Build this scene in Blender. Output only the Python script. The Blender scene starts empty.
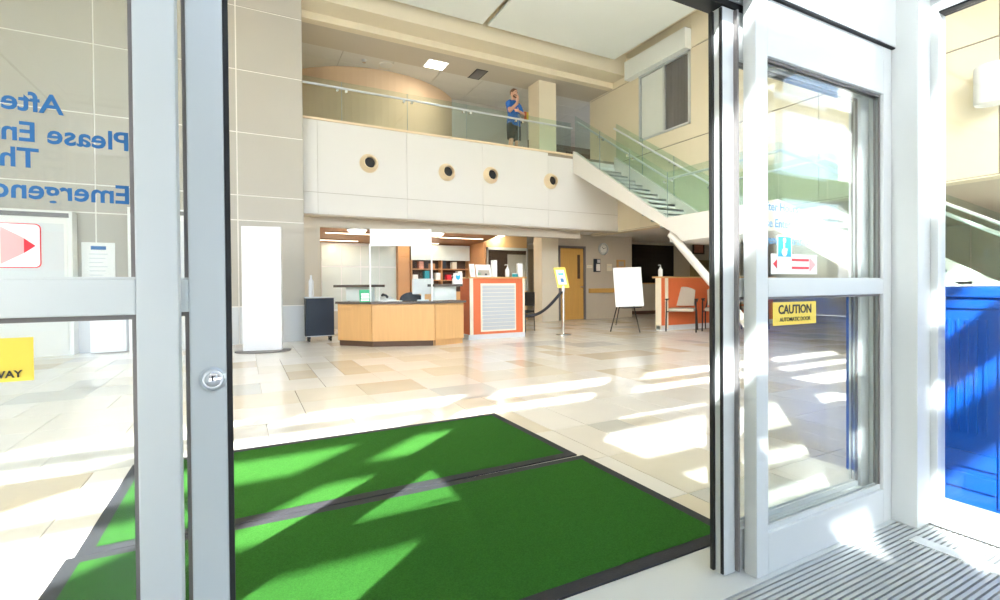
import bpy, bmesh, math, random
from mathutils import Vector, Matrix
random.seed(7)
R = math.radians
scene = bpy.context.scene
col = scene.collection

# ------------------------------------------------------------------ camera
EYE = 1.05
FPX, PPX, PPY = 488.0, 500.0, 291.0
HEAD, PITCH, ROLL = R(27.6), R(-0.6), R(-0.45)
cam_d = bpy.data.cameras.new('camera')
cam_d.sensor_fit = 'HORIZONTAL'; cam_d.sensor_width = 36.0
cam_d.lens = 36.0 * FPX / 1000.0
cam_d.shift_y = -(300.0 - PPY) / 1000.0
cam_d.clip_start = 0.02; cam_d.clip_end = 300
cam = bpy.data.objects.new('camera', cam_d); col.objects.link(cam)
CROT = Matrix.Rotation(-HEAD, 3, 'Z') @ Matrix.Rotation(R(90) + PITCH, 3, 'X') @ Matrix.Rotation(ROLL, 3, 'Z')
cam.matrix_world = Matrix.Translation((0, 0, EYE)) @ CROT.to_4x4()
scene.camera = cam
CP = Vector((0, 0, EYE))

# ------------------------------------------------------------------ world, sun, exposure
w = bpy.data.worlds.new('sky'); scene.world = w; w.use_nodes = True
nt = w.node_tree
sky = nt.nodes.new('ShaderNodeTexSky'); sky.sky_type = 'NISHITA'
sky.sun_disc = False; sky.sun_elevation = R(35); sky.sun_rotation = R(230)
sky.air_density = 1.0; sky.dust_density = 2.0; sky.ozone_density = 1.0
bg = nt.nodes['Background']; bg.inputs['Strength'].default_value = 0.5
nt.links.new(sky.outputs[0], bg.inputs['Color'])
SUN_AZ, SUN_EL = R(50), R(35)          # travels towards +X +Y and down
sd = Vector((math.sin(SUN_AZ) * math.cos(SUN_EL), math.cos(SUN_AZ) * math.cos(SUN_EL), -math.sin(SUN_EL)))
sun_d = bpy.data.lights.new('sun', 'SUN'); sun_d.energy = 10.0; sun_d.angle = R(0.6); sun_d.color = (1, .97, .93)
sun = bpy.data.objects.new('sun', sun_d); col.objects.link(sun)
sun.rotation_euler = sd.to_track_quat('-Z', 'Y').to_euler(); sun.location = (-8, -8, 12)
vs = scene.view_settings
vs.view_transform = 'Standard'; vs.look = 'None'; vs.gamma = 1; vs.use_curve_mapping = False
vs.exposure = 1.83
scene.cycles.transparent_max_bounces = 48
scene.cycles.max_bounces = 14; scene.cycles.diffuse_bounces = 8

# ------------------------------------------------------------------ pixel helpers
def ray(px, py):
    return CROT @ Vector(((px - PPX) / FPX, -(py - PPY) / FPX, -1.0))
def on_z(px, py, z=0.0):
    d = ray(px, py); return CP + d * ((z - EYE) / d.z)
def on_y(px, py, y):
    d = ray(px, py); return CP + d * (y / d.y)
def on_x(px, py, x):
    d = ray(px, py); return CP + d * (x / d.x)
def proj(p):
    q = CROT.transposed() @ (Vector(p) - CP)
    if q.z > -0.01: return None
    return (PPX + FPX * q.x / -q.z, PPY - FPX * q.y / -q.z)

# ------------------------------------------------------------------ materials
MATS = {}
def pm(name, c, rough=.5, metal=0.0, var=.04, scale=6.0, bump=0.0, spec=.5, bscale=None, stretch=None, coat=0.0, emit=None):
    m = bpy.data.materials.new(name); m.use_nodes = True
    n = m.node_tree.nodes; l = m.node_tree.links
    b = n['Principled BSDF']
    b.inputs['Roughness'].default_value = rough; b.inputs['Metallic'].default_value = metal
    b.inputs['Specular IOR Level'].default_value = spec
    b.inputs['Coat Weight'].default_value = coat
    tc = n.new('ShaderNodeTexCoord'); mp = n.new('ShaderNodeMapping')
    l.new(tc.outputs['Object'], mp.inputs['Vector'])
    if stretch: mp.inputs['Scale'].default_value = stretch
    nz = n.new('ShaderNodeTexNoise'); nz.inputs['Scale'].default_value = scale; nz.inputs['Detail'].default_value = 4
    l.new(mp.outputs[0], nz.inputs['Vector'])
    mx = n.new('ShaderNodeMix'); mx.data_type = 'RGBA'
    mx.inputs[6].default_value = [max(0, x * (1 - var)) for x in c] + [1]
    mx.inputs[7].default_value = [min(1, x * (1 + var)) for x in c] + [1]
    l.new(nz.outputs['Fac'], mx.inputs[0]); l.new(mx.outputs[2], b.inputs['Base Color'])
    if bump:
        n2 = n.new('ShaderNodeTexNoise'); n2.inputs['Scale'].default_value = bscale or scale * 8
        l.new(mp.outputs[0], n2.inputs['Vector'])
        bp = n.new('ShaderNodeBump'); bp.inputs['Strength'].default_value = bump; bp.inputs['Distance'].default_value = .01
        l.new(n2.outputs['Fac'], bp.inputs['Height']); l.new(bp.outputs[0], b.inputs['Normal'])
    if emit:
        b.inputs['Emission Color'].default_value = list(emit[0]) + [1]; b.inputs['Emission Strength'].default_value = emit[1]
    MATS[name] = m; return m
def glass(name, tint=(.96, .985, .975), ior=1.45, rough=0.0):
    m = bpy.data.materials.new(name); m.use_nodes = True
    n = m.node_tree.nodes; l = m.node_tree.links; n.clear()
    o = n.new('ShaderNodeOutputMaterial'); mx = n.new('ShaderNodeMixShader')
    t = n.new('ShaderNodeBsdfTransparent'); g = n.new('ShaderNodeBsdfGlossy'); f = n.new('ShaderNodeLayerWeight'); f.inputs['Blend'].default_value = .5
    pw = n.new('ShaderNodeMath'); pw.operation = 'POWER'; pw.inputs[1].default_value = 5.0
    f0 = ((ior - 1) / (ior + 1)) ** 2
    ma = n.new('ShaderNodeMath'); ma.operation = 'MULTIPLY_ADD'; ma.inputs[1].default_value = 1 - f0; ma.inputs[2].default_value = f0
    l.new(f.outputs['Facing'], pw.inputs[0]); l.new(pw.outputs[0], ma.inputs[0])
    nz = n.new('ShaderNodeTexNoise'); nz.inputs['Scale'].default_value = 2.0
    mr = n.new('ShaderNodeMapRange'); mr.inputs[3].default_value = .985; mr.inputs[4].default_value = 1.0
    hs = n.new('ShaderNodeHueSaturation'); hs.inputs['Color'].default_value = list(tint) + [1]
    l.new(nz.outputs['Fac'], mr.inputs[0]); l.new(mr.outputs[0], hs.inputs['Value']); l.new(hs.outputs[0], t.inputs['Color'])
    g.inputs['Roughness'].default_value = rough
    l.new(ma.outputs[0], mx.inputs[0]); l.new(t.outputs[0], mx.inputs[1]); l.new(g.outputs[0], mx.inputs[2]); l.new(mx.outputs[0], o.inputs[0])
    MATS[name] = m; return m

M_alu = pm('white_aluminium', (.60, .645, .655), .38, 0.0, .02, 3, spec=.5)
M_alu2 = pm('satin_aluminium', (.62, .66, .68), .3, .6, .03, 3)
M_black = pm('black_rubber', (.012, .013, .014), .6, 0, .1, 20)
M_glass = glass('door_glass', (.982, .996, .992), 1.4)
M_rail_glass = glass('green_rail_glass', (.90, .968, .945), 1.5)
M_plexi = glass('plexi', (.97, .99, .99), 1.4)
M_fac_glass = glass('facade_glass', (.99, .995, .995), 1.3)
M_roof_glass = glass('sun_dimming_roof_glass', (.70, .715, .72), 1.3)  # tint invented to weaken the sun on the right door frames
M_wall = pm('warm_beige_paint', (.76, .69, .53), .75, 0, .03, 1.5, .05, .3, 120)
M_wall_stone = pm('beige_wall_panel', (.49, .47, .42), .6, 0, .04, 1.2, .04, .3, 60)
M_joint = pm('pale_joint', (.85, .83, .78), .8, 0, .03, 1.6)
M_wains = pm('pale_grey_stone', (.60, .63, .65), .4, 0, .04, 2)
M_parapet = pm('off_white_plaster', (.71, .70, .67), .75, 0, .02, 1.5, .03, .3, 100)
M_groove = pm('shadow_groove', (.30, .26, .2), .9, 0, .05, 1.6)
M_coping = pm('pale_wood_coping', (.74, .60, .40), .5, 0, .06, 3, stretch=(1, 12, 12))
M_ceil = pm('white_ceiling_cloud', (.78, .82, .79), .85, 0, .02, 2)
M_ctile = pm('ceiling_tile', (.66, .65, .60), .9, 0, .04, 3, .1, .2, 80)
M_white = pm('matt_white', (.74, .76, .78), .5, 0, .015, 4)
M_plaster = pm('tan_plaster', (.56, .51, .42), .75, 0, .03, 2, .04, .3, 90)
M_maple = pm('maple_veneer', (.62, .37, .155), .38, 0, .10, 3, .02, .4, 40, stretch=(9, 9, .7))
M_wood = pm('warm_wood', (.42, .20, .08), .42, 0, .14, 3, .02, .4, 40, stretch=(1, 8, 8))
M_woodp = pm('orange_wood_panel', (.58, .30, .13), .42, 0, .10, 3, .02, .4, 40, stretch=(8, 8, .8))
M_door = pm('honey_oak_door', (.62, .36, .10), .38, 0, .12, 3, .02, .4, 40, stretch=(10, 10, .6))
M_frame = pm('grey_steel_frame', (.20, .19, .19), .45, .2, .04, 4)
M_granite = pm('dark_granite', (.10, .085, .075), .2, 0, .6, 90)
M_orange = pm('burnt_orange_paint', (.66, .15, .05), .5, 0, .04, 3)
M_cream = pm('cream_laminate', (.78, .72, .58), .45, 0, .03, 3)
M_corr = pm('ribbed_grey_panel', (.46, .49, .52), .4, .1, .06, 4, .3, .5, 30, stretch=(.6, 1, 14))
M_navy = pm('charcoal_navy', (.022, .032, .05), .55, 0, .1, 1.6)
M_blackglass = pm('dark_glass_shutter', (.008, .008, .009), .25, 0, .1, 1.6)
M_chrome = pm('polished_chrome', (.75, .76, .77), .12, 1.0, .02, 1.6)
M_frost = pm('frosted_glass', (.64, .72, .71), .12, 0, .04, 1.2, spec=.8)
M_yellow = pm('safety_yellow', (.80, .62, .08), .45, 0, .04, 6)
M_blue_txt = pm('blue_vinyl', (.01, .13, .36), .5, 0, .03, 9)
M_bluepl = pm('cobalt_blue_plastic', (.006, .10, .50), .3, 0, .05, 4, .02, .5, 50)
M_red = pm('sticker_red', (.80, .03, .05), .45, 0, .03, 8)
M_pink = pm('faded_red', (.90, .45, .45), .5, 0, .04, 8)
M_green = pm('card_green', (.03, .36, .16), .5, 0, .05, 8)
M_teal = pm('bright_teal', (.02, .36, .46), .4, 0, .04, 8)
M_cyan = pm('bright_cyan_print', (.02, .42, .70), .4, 0, .04, 8)
M_fabric = pm('oat_grey_fabric', (.46, .42, .36), .9, 0, .1, 60, .3, .2, 200)
M_brown = pm('dark_brown', (.09, .05, .03), .6, 0, .15, 8)
M_skin = pm('skin', (.62, .36, .25), .55, 0, .04, 8)
M_hair = pm('brown_hair', (.14, .07, .035), .7, 0, .2, 40)
M_shirt = pm('royal_blue_cotton', (.02, .13, .48), .85, 0, .1, 30)
M_shorts = pm('dark_grey_cotton', (.035, .04, .045), .85, 0, .1, 30)
M_socks = pm('pale_socks', (.6, .6, .58), .85, 0, .05, 30)
M_shoe = pm('dark_shoe', (.06, .055, .05), .6, 0, .05, 30)
M_pile = pm('green_mat_pile', (.030, .132, .020), .95, 0, .5, 160, .5, .1, 420)
M_border = pm('charcoal_rubber_border', (.035, .037, .045), .75, 0, .15, 40, .2, .3, 160)
M_ink = pm('black_ink', (.02, .02, .02), .6, 0, .05, 8)
M_paper = pm('white_paper', (.88, .88, .86), .6, 0, .01, 8)
M_grate = pm('dark_recess', (.03, .033, .036), .8, 0, .1, 9)
M_bar = pm('brushed_grate_bar', (.52, .55, .56), .4, .25, .06, 4, stretch=(1, 30, 30))
M_slab = pm('floor_grout', (.60, .57, .50), .7, 0, .04, 8)
M_conc = pm('pale_concrete', (.34, .34, .33), .85, 0, .08, 2)
M_lamp = pm('lamp_diffuser', (.9, .88, .82), .5, 0, .01, 4, emit=((1, .93, .82), 2.0))
M_lampw = pm('warm_tube', (.9, .85, .75), .5, 0, .01, 4, emit=((1, .82, .6), 2.0))
M_tread = pm('stair_riser_white', (.78, .80, .78), .6, 0, .03, 4)
M_nose = pm('stair_tread_grey', (.28, .36, .36), .6, 0, .05, 1.6)
M_art = pm('rose_print', (.55, .25, .18), .6, 0, .5, 9)
M_tilem = [pm('floor_tile_' + n, c, .16, 0, .07, 2.2, 0, .5) for n, c in
           (('cream', (.78, .76, .71)), ('ivory', (.81, .80, .77)), ('sand', (.73, .68, .57)),
            ('tan', (.65, .58, .46)), ('grey', (.62, .63, .61)), ('buff', (.75, .72, .64)))]

# ------------------------------------------------------------------ mesh builder
class MB:
    def __init__(s, o=(0, 0, 0)):
        s.v = []; s.f = []; s.o = Vector(o)
    def add(s, vs, fs):
        k = len(s.v); s.v += [tuple(Vector(v) - s.o) for v in vs]; s.f += [tuple(k + i for i in f) for f in fs]; return s
    def box(s, x0, x1, y0, y1, z0, z1):
        x0, x1 = sorted((x0, x1)); y0, y1 = sorted((y0, y1)); z0, z1 = sorted((z0, z1))
        return s.add([(x0, y0, z0), (x1, y0, z0), (x1, y1, z0), (x0, y1, z0), (x0, y0, z1), (x1, y0, z1), (x1, y1, z1), (x0, y1, z1)],
                     [(3, 2, 1, 0), (4, 5, 6, 7), (0, 1, 5, 4), (1, 2, 6, 5), (2, 3, 7, 6), (3, 0, 4, 7)])
    def hexa(s, p):      # 8 points ordered like box
        return s.add(p, [(3, 2, 1, 0), (4, 5, 6, 7), (0, 1, 5, 4), (1, 2, 6, 5), (2, 3, 7, 6), (3, 0, 4, 7)])
    def prism(s, poly, ax, a, b):   # poly of 2-tuples in the other two axes (cyclic order y,z / x,z / x,y)
        def pt(u, v, t):
            return {'x': (t, u, v), 'y': (u, t, v), 'z': (u, v, t)}[ax]
        n = len(poly)
        vs = [pt(u, v, a) for u, v in poly] + [pt(u, v, b) for u, v in poly]
        fs = [tuple(range(n))[::-1], tuple(range(n, 2 * n))] + [(i, (i + 1) % n, n + (i + 1) % n, n + i) for i in range(n)]
        return s.add(vs, fs)
    def tube(s, pts, r, n=10, caps=True):
        pts = [Vector(p) for p in pts]; rs = r if isinstance(r, (list, tuple)) else [r] * len(pts)
        vs = []; fs = []
        for i, p in enumerate(pts):
            a = pts[max(i - 1, 0)]; b = pts[min(i + 1, len(pts) - 1)]
            t = (b - a).normalized()
            up = Vector((0, 0, 1)) if abs(t.z) < .95 else Vector((1, 0, 0))
            e = t.cross(up).normalized(); g = e.cross(t)
            for k in range(n):
                q = 2 * math.pi * k / n
                vs.append(p + (e * math.cos(q) + g * math.sin(q)) * rs[i])
        for i in range(len(pts) - 1):
            for k in range(n):
                fs.append((i * n + k, i * n + (k + 1) % n, (i + 1) * n + (k + 1) % n, (i + 1) * n + k))
        if caps: fs += [tuple(range(n))[::-1], tuple(range((len(pts) - 1) * n, len(pts) * n))]
        return s.add(vs, fs)
    def lathe(s, prof, c, n=20, ax='z'):
        vs = []; fs = []
        for (r, h) in prof:
            for k in range(n):
                q = 2 * math.pi * k / n; a, b = r * math.cos(q), r * math.sin(q)
                vs.append({'z': (c[0] + a, c[1] + b, c[2] + h), 'y': (c[0] + a, c[1] + h, c[2] + b), 'x': (c[0] + h, c[1] + a, c[2] + b)}[ax])
        for i in range(len(prof) - 1):
            for k in range(n):
                fs.append((i * n + k, i * n + (k + 1) % n, (i + 1) * n + (k + 1) % n, (i + 1) * n + k))
        fs += [tuple(range(n))[::-1], tuple(range((len(prof) - 1) * n, len(prof) * n))]
        return s.add(vs, fs)
    def mesh(s, name, mat, bevel=0, smooth=False):
        me = bpy.data.meshes.new(name); me.from_pydata(s.v, [], s.f); me.update()
        bm = bmesh.new(); bm.from_mesh(me)
        bmesh.ops.recalc_face_normals(bm, faces=bm.faces)
        if bevel:
            bmesh.ops.bevel(bm, geom=[e for e in bm.edges if e.calc_face_angle(0) > .5], offset=bevel, segments=2, affect='EDGES', profile=.6)
        if smooth:
            for f in bm.faces: f.smooth = True
            for e in bm.edges: e.smooth = e.calc_face_angle(0) < .7
        bm.to_mesh(me); bm.free()
        if mat: me.materials.append(mat)
        return me
    def build(s, name, mat, parent=None, bevel=0, smooth=False):
        return link(name, s.mesh(name, mat, bevel, smooth), parent, s.o if parent is None else None)
def link(name, data, parent=None, loc=None):
    o = bpy.data.objects.new(name, data); col.objects.link(o)
    if loc is not None: o.location = loc
    if parent: o.parent = parent
    return o
def tag(o, label=None, cat=None, group=None, kind=None):
    if label: o['label'] = label
    if cat: o['category'] = cat
    if group: o['group'] = group
    if kind: o['kind'] = kind
    return o
def thing(name, label, cat, loc=(0, 0, 0), rz=0, group=None):
    o = link(name, None, None, loc); o.empty_display_size = .1; o.rotation_euler.z = rz
    return tag(o, label, cat, group)
def struct(name, mb, mat, label=None, bevel=0):
    o = mb.build(name, mat, None, bevel); o['kind'] = 'structure'
    if label: o['label'] = label
    return o
def sroot(name, loc, label=None):
    o = link(name, None, None, loc); o['kind'] = 'structure'
    if label: o['label'] = label
    return o
def copy_tree(o, parent=None):
    c = o.copy(); col.objects.link(c); c.parent = parent
    for ch in [x for x in o.children]: copy_tree(ch, c)
    return c
def text_mesh(txt, size, align='LEFT', bold=0.0, mirror=False, depth=.0004):
    cu = bpy.data.curves.new('lettering', 'FONT'); cu.body = txt; cu.size = size; cu.align_x = align
    cu.extrude = depth; cu.offset = bold; cu.resolution_u = 3
    ob = bpy.data.objects.new('lettering', cu); col.objects.link(ob)
    dg = bpy.context.evaluated_depsgraph_get(); me = bpy.data.meshes.new_from_object(ob.evaluated_get(dg))
    bpy.data.objects.remove(ob); bpy.data.curves.remove(cu)
    for v in me.vertices:      # lay the text in the XZ plane, facing -Y
        x, y, z = v.co; v.co = ((-x if mirror else x), -z, y)
    if mirror: me.flip_normals()
    me.name = 'lettering'; return me
def text(name, txt, size, mat, pos, parent, origin, align='LEFT', bold=0.0, mirror=False, label=None):
    me = text_mesh(txt, size, align, bold, mirror); me.materials.append(mat)
    o = link(name, me, parent, Vector(pos) - Vector(origin))
    if label: o['label'] = label
    return o

# ================================================================== SETTING
Y0 = -2.0                      # facade plane
YD = 1.105                     # front of the fixed door panels
X_L, X_R = -1.07, 2.63         # vestibule sides
ZC = 7.35                      # lobby ceiling
XW = 9.3                       # right wall
YB = 10.6                      # balcony front
YP = 10.3                      # tall panelled wall on the left

struct('ground_outside', MB().box(-40, 40, -45, Y0 - .1, -.12, -.03), M_conc, 'pale concrete forecourt outside the glass front')
floor = struct('floor', MB().box(-9, 17, Y0 - .1, 18, -.12, -.014), M_slab, 'polished beige stone tile floor of the lobby')

# floor tiles : nearest / largest as parts, the rest joined
GX, GY = .134, 2.95
cells = []
TS = .61
for j in range(-8, 20):
    y0 = GY + j * TS; y1 = y0 + TS
    if y1 < 1.16 or y0 > 15.5: continue
    off = .305 if random.random() < .3 else 0
    for i in range(-15, 27):
        x0 = GX + i * TS + off; x1 = x0 + TS
        if random.random() < .3: cells += [(x0, x0 + .305, y0, y1), (x0 + .305, x1, y0, y1)]
        else: cells.append((x0, x1, y0, y1))
# no tiles inside the vestibule pit
cells = [(a, b, max(c, 1.165) if b > X_L and a < X_R else c, d) for a, b, c, d in cells]
def area_px(c):
    a, b, y0, y1 = c
    pts = [proj((x, y, 0)) for x, y in ((a, y0), (b, y0), (b, y1), (a, y1))]
    if any(p is None for p in pts): return 0
    cx = sum(p[0] for p in pts) / 4; cy = sum(p[1] for p in pts) / 4
    if not (-20 < cx < 1020 and 0 < cy < 640): return 0
    return abs(sum(pts[i][0] * pts[(i + 1) % 4][1] - pts[(i + 1) % 4][0] * pts[i][1] for i in range(4))) / 2
cells.sort(key=area_px, reverse=True)
tile_me = {}
wts = [4, 4, 1.7, .9, .9, 2.6]
rest = [MB() for _ in M_tilem]
G = .0025
for n_, c in enumerate(cells):
    a, b, y0, y1 = c; k = random.choices(range(6), wts)[0]
    if n_ < 295 and area_px(c) > 0:
        key = (round(b - a, 3), round(y1 - y0, 3), k)
        if key not in tile_me:
            hx, hy = (b - a) / 2 - G, (y1 - y0) / 2 - G
            tile_me[key] = MB().box(-hx, hx, -hy, hy, -.013, 0).mesh('tile', M_tilem[k])
        link('tile', tile_me[key], floor, ((a + b) / 2, (y0 + y1) / 2, 0))
    else:
        rest[k].box(a + G, b - G, y0 + G, y1 - G, -.013, 0)
rv = MB(); mi = []
for k, r_ in enumerate(rest):
    base = len(rv.v); rv.v += r_.v; rv.f += [tuple(base + i for i in f) for f in r_.f]; mi += [k] * len(r_.f)
me = bpy.data.meshes.new('far_tiles'); me.from_pydata(rv.v, [], rv.f); me.update()
for m_ in M_tilem: me.materials.append(m_)
me.polygons.foreach_set('material_index', mi)
tag(link('far_tiles', me, floor), None, None, None, 'stuff')

# lobby ceiling, side walls
struct('ceiling', MB().box(-9, XW + .3, Y0 - .1, 10.8, ZC, ZC + .2), M_wall, 'cream lobby ceiling above the hanging panels')
struct('wall_left', MB().box(-9.2, -9, Y0 - .1, 18, 0, ZC), M_wall)
struct('wall_back', MB().box(-9, 17.2, 17.8, 18, 0, ZC), M_plaster)
struct('wall_far_right', MB().box(17, 17.2, Y0 - .1, 18, 0, 6.8), M_plaster)
struct('wall_front_right', MB().box(XW + .1, 17, Y0 - .1, Y0, 0, 2.76), M_plaster)
struct('wall_upper_side', MB().box(XW + .3, 17, 9.4, 9.5, 2.75, 6.8), M_plaster)
bo = sroot('building_skyblock', (0, -30, 0), 'made-up brick building out of view, covering the low sky')  # added behind the camera to cover low sky and cut glare in the glass
M_brick = pm('taupe_brick', (.30, .24, .19), .85, 0, .15, 12)
MB((0, -30, 0)).box(-36, 36, -36, -30, -.03, 9.6).build('facade', M_brick, bo)
for i in range(12):
    for k in range(2): MB((0, -30, 0)).box(-33 + i * 5.6, -30 + i * 5.6, -30.0, -29.95, 1 + k * 3.2, 3.1 + k * 3.2).build('window', M_blackglass, bo)
struct('canopy_skyblock', MB().box(-4, 6, -6.5, Y0 - .12, 2.95, 3.12), M_conc, 'flat canopy added out of view to hold sky light off the doors')  # unseen slab, added to keep sky light out of the vestibule
for x_ in (-3.6, 5.6): struct('column_skyblock', MB((x_, -6.2, 0)).box(x_ - .12, x_ + .12, -6.32, -6.08, -.03, 2.95), M_alu)  # posts of the added canopy

# tall panelled wall on the left (faces the entrance)
XE = on_y(303.5, 200, YP).x
wl = struct('wall_panelled', MB().box(-9, XE, YP + .012, YP + .35, 0, ZC), M_joint, 'tall beige panelled wall with pale joints left of the reception')
zs = [.697, 2.315, 2.78, 3.95, 5.11, 6.28, ZC]
xs = [-8.9, -6.34, -4.26, -2.18, -.10, XE]
for i in range(len(xs) - 1):
    for k in range(len(zs) - 1):
        MB().box(xs[i] + .011, xs[i + 1] - (.011 if i < 4 else -.004), YP, YP + .014, zs[k] + .011, zs[k + 1] - .011).build('wall_panel', M_wall_stone, wl)
    MB().box(xs[i] + .004, xs[i + 1] - (.004 if i < 4 else -.006), YP - .012, YP + .012, 0, .69).build('base_panel', M_wains, wl)
MB().box(XE, XE + .004, YP, YP + .35, .7, ZC).build('end_face', M_wall_stone, wl)

# right wall (starts above the waiting area)
wr = struct('wall_right', MB().box(XW + .012, XW + .3, Y0, 11.8, 2.55, ZC), M_groove, 'tan panelled wall above the stair with thin dark grooves')
WY0, WY1 = on_x(691, 90, XW).y, on_x(640, 90, XW).y
WZ0, WZ1 = 4.82, on_x(640, 77, XW).z
ys = [Y0, .4, 2.8, 5.2, WY0, WY1, 11.8]
zr = [2.55, 4.46, 6.56, ZC]
for i in range(len(ys) - 1):
    for k in range(3):
        z0, z1 = zr[k] + .012, zr[k + 1] - .012
        y0, y1 = ys[i] + (.002 if i in (4, 5) else .008), ys[i + 1] - (.002 if i in (3, 4) else .008)
        if i == 4 and k == 1: continue
        if i == 4 and k == 2: z0 = WZ1
        MB().box(XW - .012, XW + .013, y0, y1, z0, z1).build('wall_panel', M_wall, wr)
MB().box(XW - .012, XW + .013, WY0, WY1, 4.472, WZ0).build('wall_panel', M_wall, wr)
MB().box(XW - .012, XW + .3, 11.8, 11.82, 2.55, 6.6).build('end_face', M_wall, wr)
MB().box(XW - .012, XW + .3, Y0, 11.8, 2.53, 2.55).build('soffit', M_wall, wr)

# window in the right wall
wn = sroot('window_1', (XW, WY0, WZ0), 'tall two-pane interior window high on the tan wall')
o_ = (XW, WY0, WZ0)
ym = on_x(665, 100, XW).y
MB(o_).box(XW + .005, XW + .012, WY0 + .02, WY1 - .02, WZ0 + .02, WZ1 - .02).build('backing', M_brown, wn)
for (a, b) in ((WY0 + .05, ym - .03), (ym + .03, WY1 - .05)):
    MB(o_).box(XW - .016, XW - .008, a, b, WZ0 + .05, WZ1 - .05).build('pane', M_fac_glass, wn)
for k in range(16):
    yy = WY0 + .08 + k * (ym - WY0 - .14) / 15
    MB(o_).box(XW - .002, XW + .004, yy - .018, yy + .018, WZ0 + .06, WZ1 - .06).build('blind_slat', M_frame, wn)
MB(o_).box(XW - .004, XW + .004, ym + .04, WY1 - .06, WZ0 + .06, WZ1 - .06).build('pale_blind', M_ceil, wn)
for a, b in ((WY0, WY0 + .05), (ym - .03, ym + .03), (WY1 - .05, WY1)):
    MB(o_).box(XW - .05, XW + .012, a, b, WZ0, WZ1).build('frame_bar', M_alu2, wn)
for a, b in ((WZ0, WZ0 + .05), (WZ1 - .05, WZ1)):
    MB(o_).box(XW - .05, XW + .012, WY0, WY1, a, b).build('frame_bar', M_alu2, wn)
MB(o_).box(XW - .22, XW - .012, WY0 - .02, WY1 + .35, WZ1, WZ1 + .48).build('blind_box', M_ceil, wn)

# hanging ceiling clouds
def cloud(x0, x1, label):
    o = (x0, 3.0, 7.0); t = thing('ceiling_cloud', label, 'ceiling panel', o)
    MB(o).box(x0, x1, 3.0, 10.06, 7.0, 7.06).build('panel', M_ceil, t, .006)
    for xx in (x0 + .5, x1 - .5):
        for yy in (3.6, 9.4): MB(o).tube([(xx, yy, 7.05), (xx, yy, ZC)], .006, 6).build('hanger', M_alu2, t)
cloud(4.99, 8.72, 'large pale hanging ceiling panel nearest the tan window wall')
cloud(.9, 4.86, 'large pale hanging ceiling panel left of the narrow dark gap')

# balcony
struct('beam_lobby', MB().box(-9, XW, 10.25, 10.82, 6.75, ZC), M_wall, 'cream bulkhead beam under the lobby ceiling')
cb = struct('ceiling_balcony', MB().box(XE, 17, 10.82, 17.8, 6.63, 6.75), M_groove, 'tiled ceiling over the upper balcony')
MB().box(XE, XW, 10.78, 10.98, 6.6, 6.75).build('fascia', M_wall, cb)
MB().box(XE, XW + 3, 10.98, 11.9, 6.6, 6.63).build('soffit', M_plaster, cb)
for i in range(11):
    for j in range(8):
        x0 = .9 + i * 1.22; y0 = 11.9 + j * .61
        MB().box(x0 + .006, x0 + 1.214, y0 + .006, y0 + .604, 6.612, 6.632).build('ceiling_tile', M_ctile, cb)
ZBT = 4.52
bal = struct('floor_balcony', MB().box(XE, XW, YB + .03, 17.8, 2.6, 4.28), M_parapet, 'upper floor slab behind the white balcony front')
struct('floor_balcony_side', MB().box(XW + .3, 17, 9.5, 17.8, 2.6, 4.28), M_parapet)
XS = 7.8
bj = [XE + .005, 1.35, 3.23, 5.1, 6.97, XW - .012]
zj = 3.0
wb = struct('wall_balcony', MB().box(XE, XW - .012, YB + .012, YB + .12, 2.56, ZBT - .05), M_groove, 'long off-white balcony front with thin panel joints')
for i in range(5):
    for (a, b) in ((2.55, zj - .004), (zj + .004, ZBT - .045)):
        if i == 4 and a > 3: b = 4.4
        MB().box(bj[i] + .002, bj[i + 1] - .002, YB, YB + .014, a, b).build('wall_panel', M_parapet, wb)
MB().box(XE, XS + .2, YB - .03, YB + .2, ZBT - .045, ZBT).build('coping', M_coping, wb)
MB().box(XE, XW, YB, 10.9, 2.53, 2.56).build('soffit_strip', M_plaster, wb)
struct('wall_balcony_left', MB().box(XE - .3, XE - .1, YP + .36, 17.8, 2.6, 6.75), M_wall)
# balcony back wall: drum + flat
struct('wall_balcony_back', MB().box(5.25, 8.1, 13.5, 13.7, 4.28, 6.6), M_wall_stone, 'flat tan wall behind the balcony')
dr = MB(); cx, cy, rr = 3.35, 15.3, 2.8; n = 48
for k in range(n):
    a0 = math.pi + math.pi * k / n; a1 = math.pi + math.pi * (k + 1) / n
    p = lambda a, r, z: (cx + r * math.cos(a), cy + r * math.sin(a), z)
    dr.hexa([p(a0, rr, 4.28), p(a1, rr, 4.28), p(a1, rr - .15, 4.28), p(a0, rr - .15, 4.28), p(a0, rr, 6.6), p(a1, rr, 6.6), p(a1, rr - .15, 6.6), p(a0, rr - .15, 6.6)])
struct('wall_drum', dr, pm('peach_plaster', (.68, .50, .33), .75, 0, .03, 2), 'curved peach wall bulging onto the balcony')
pil = on_y(539, 100, 11.2).x; pir = on_y(556, 100, 11.2).x
struct('column_balcony', MB().box(pil, pir, 11.2, 11.75, 4.28, 6.6), M_wall, 'square cream column on the balcony')
struct('wall_corridor', MB().box(8.0, 17, 16.0, 16.15, 4.28, 6.6), pm('dark_taupe_paint', (.20, .16, .12), .8, 0, .05, 2))

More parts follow.
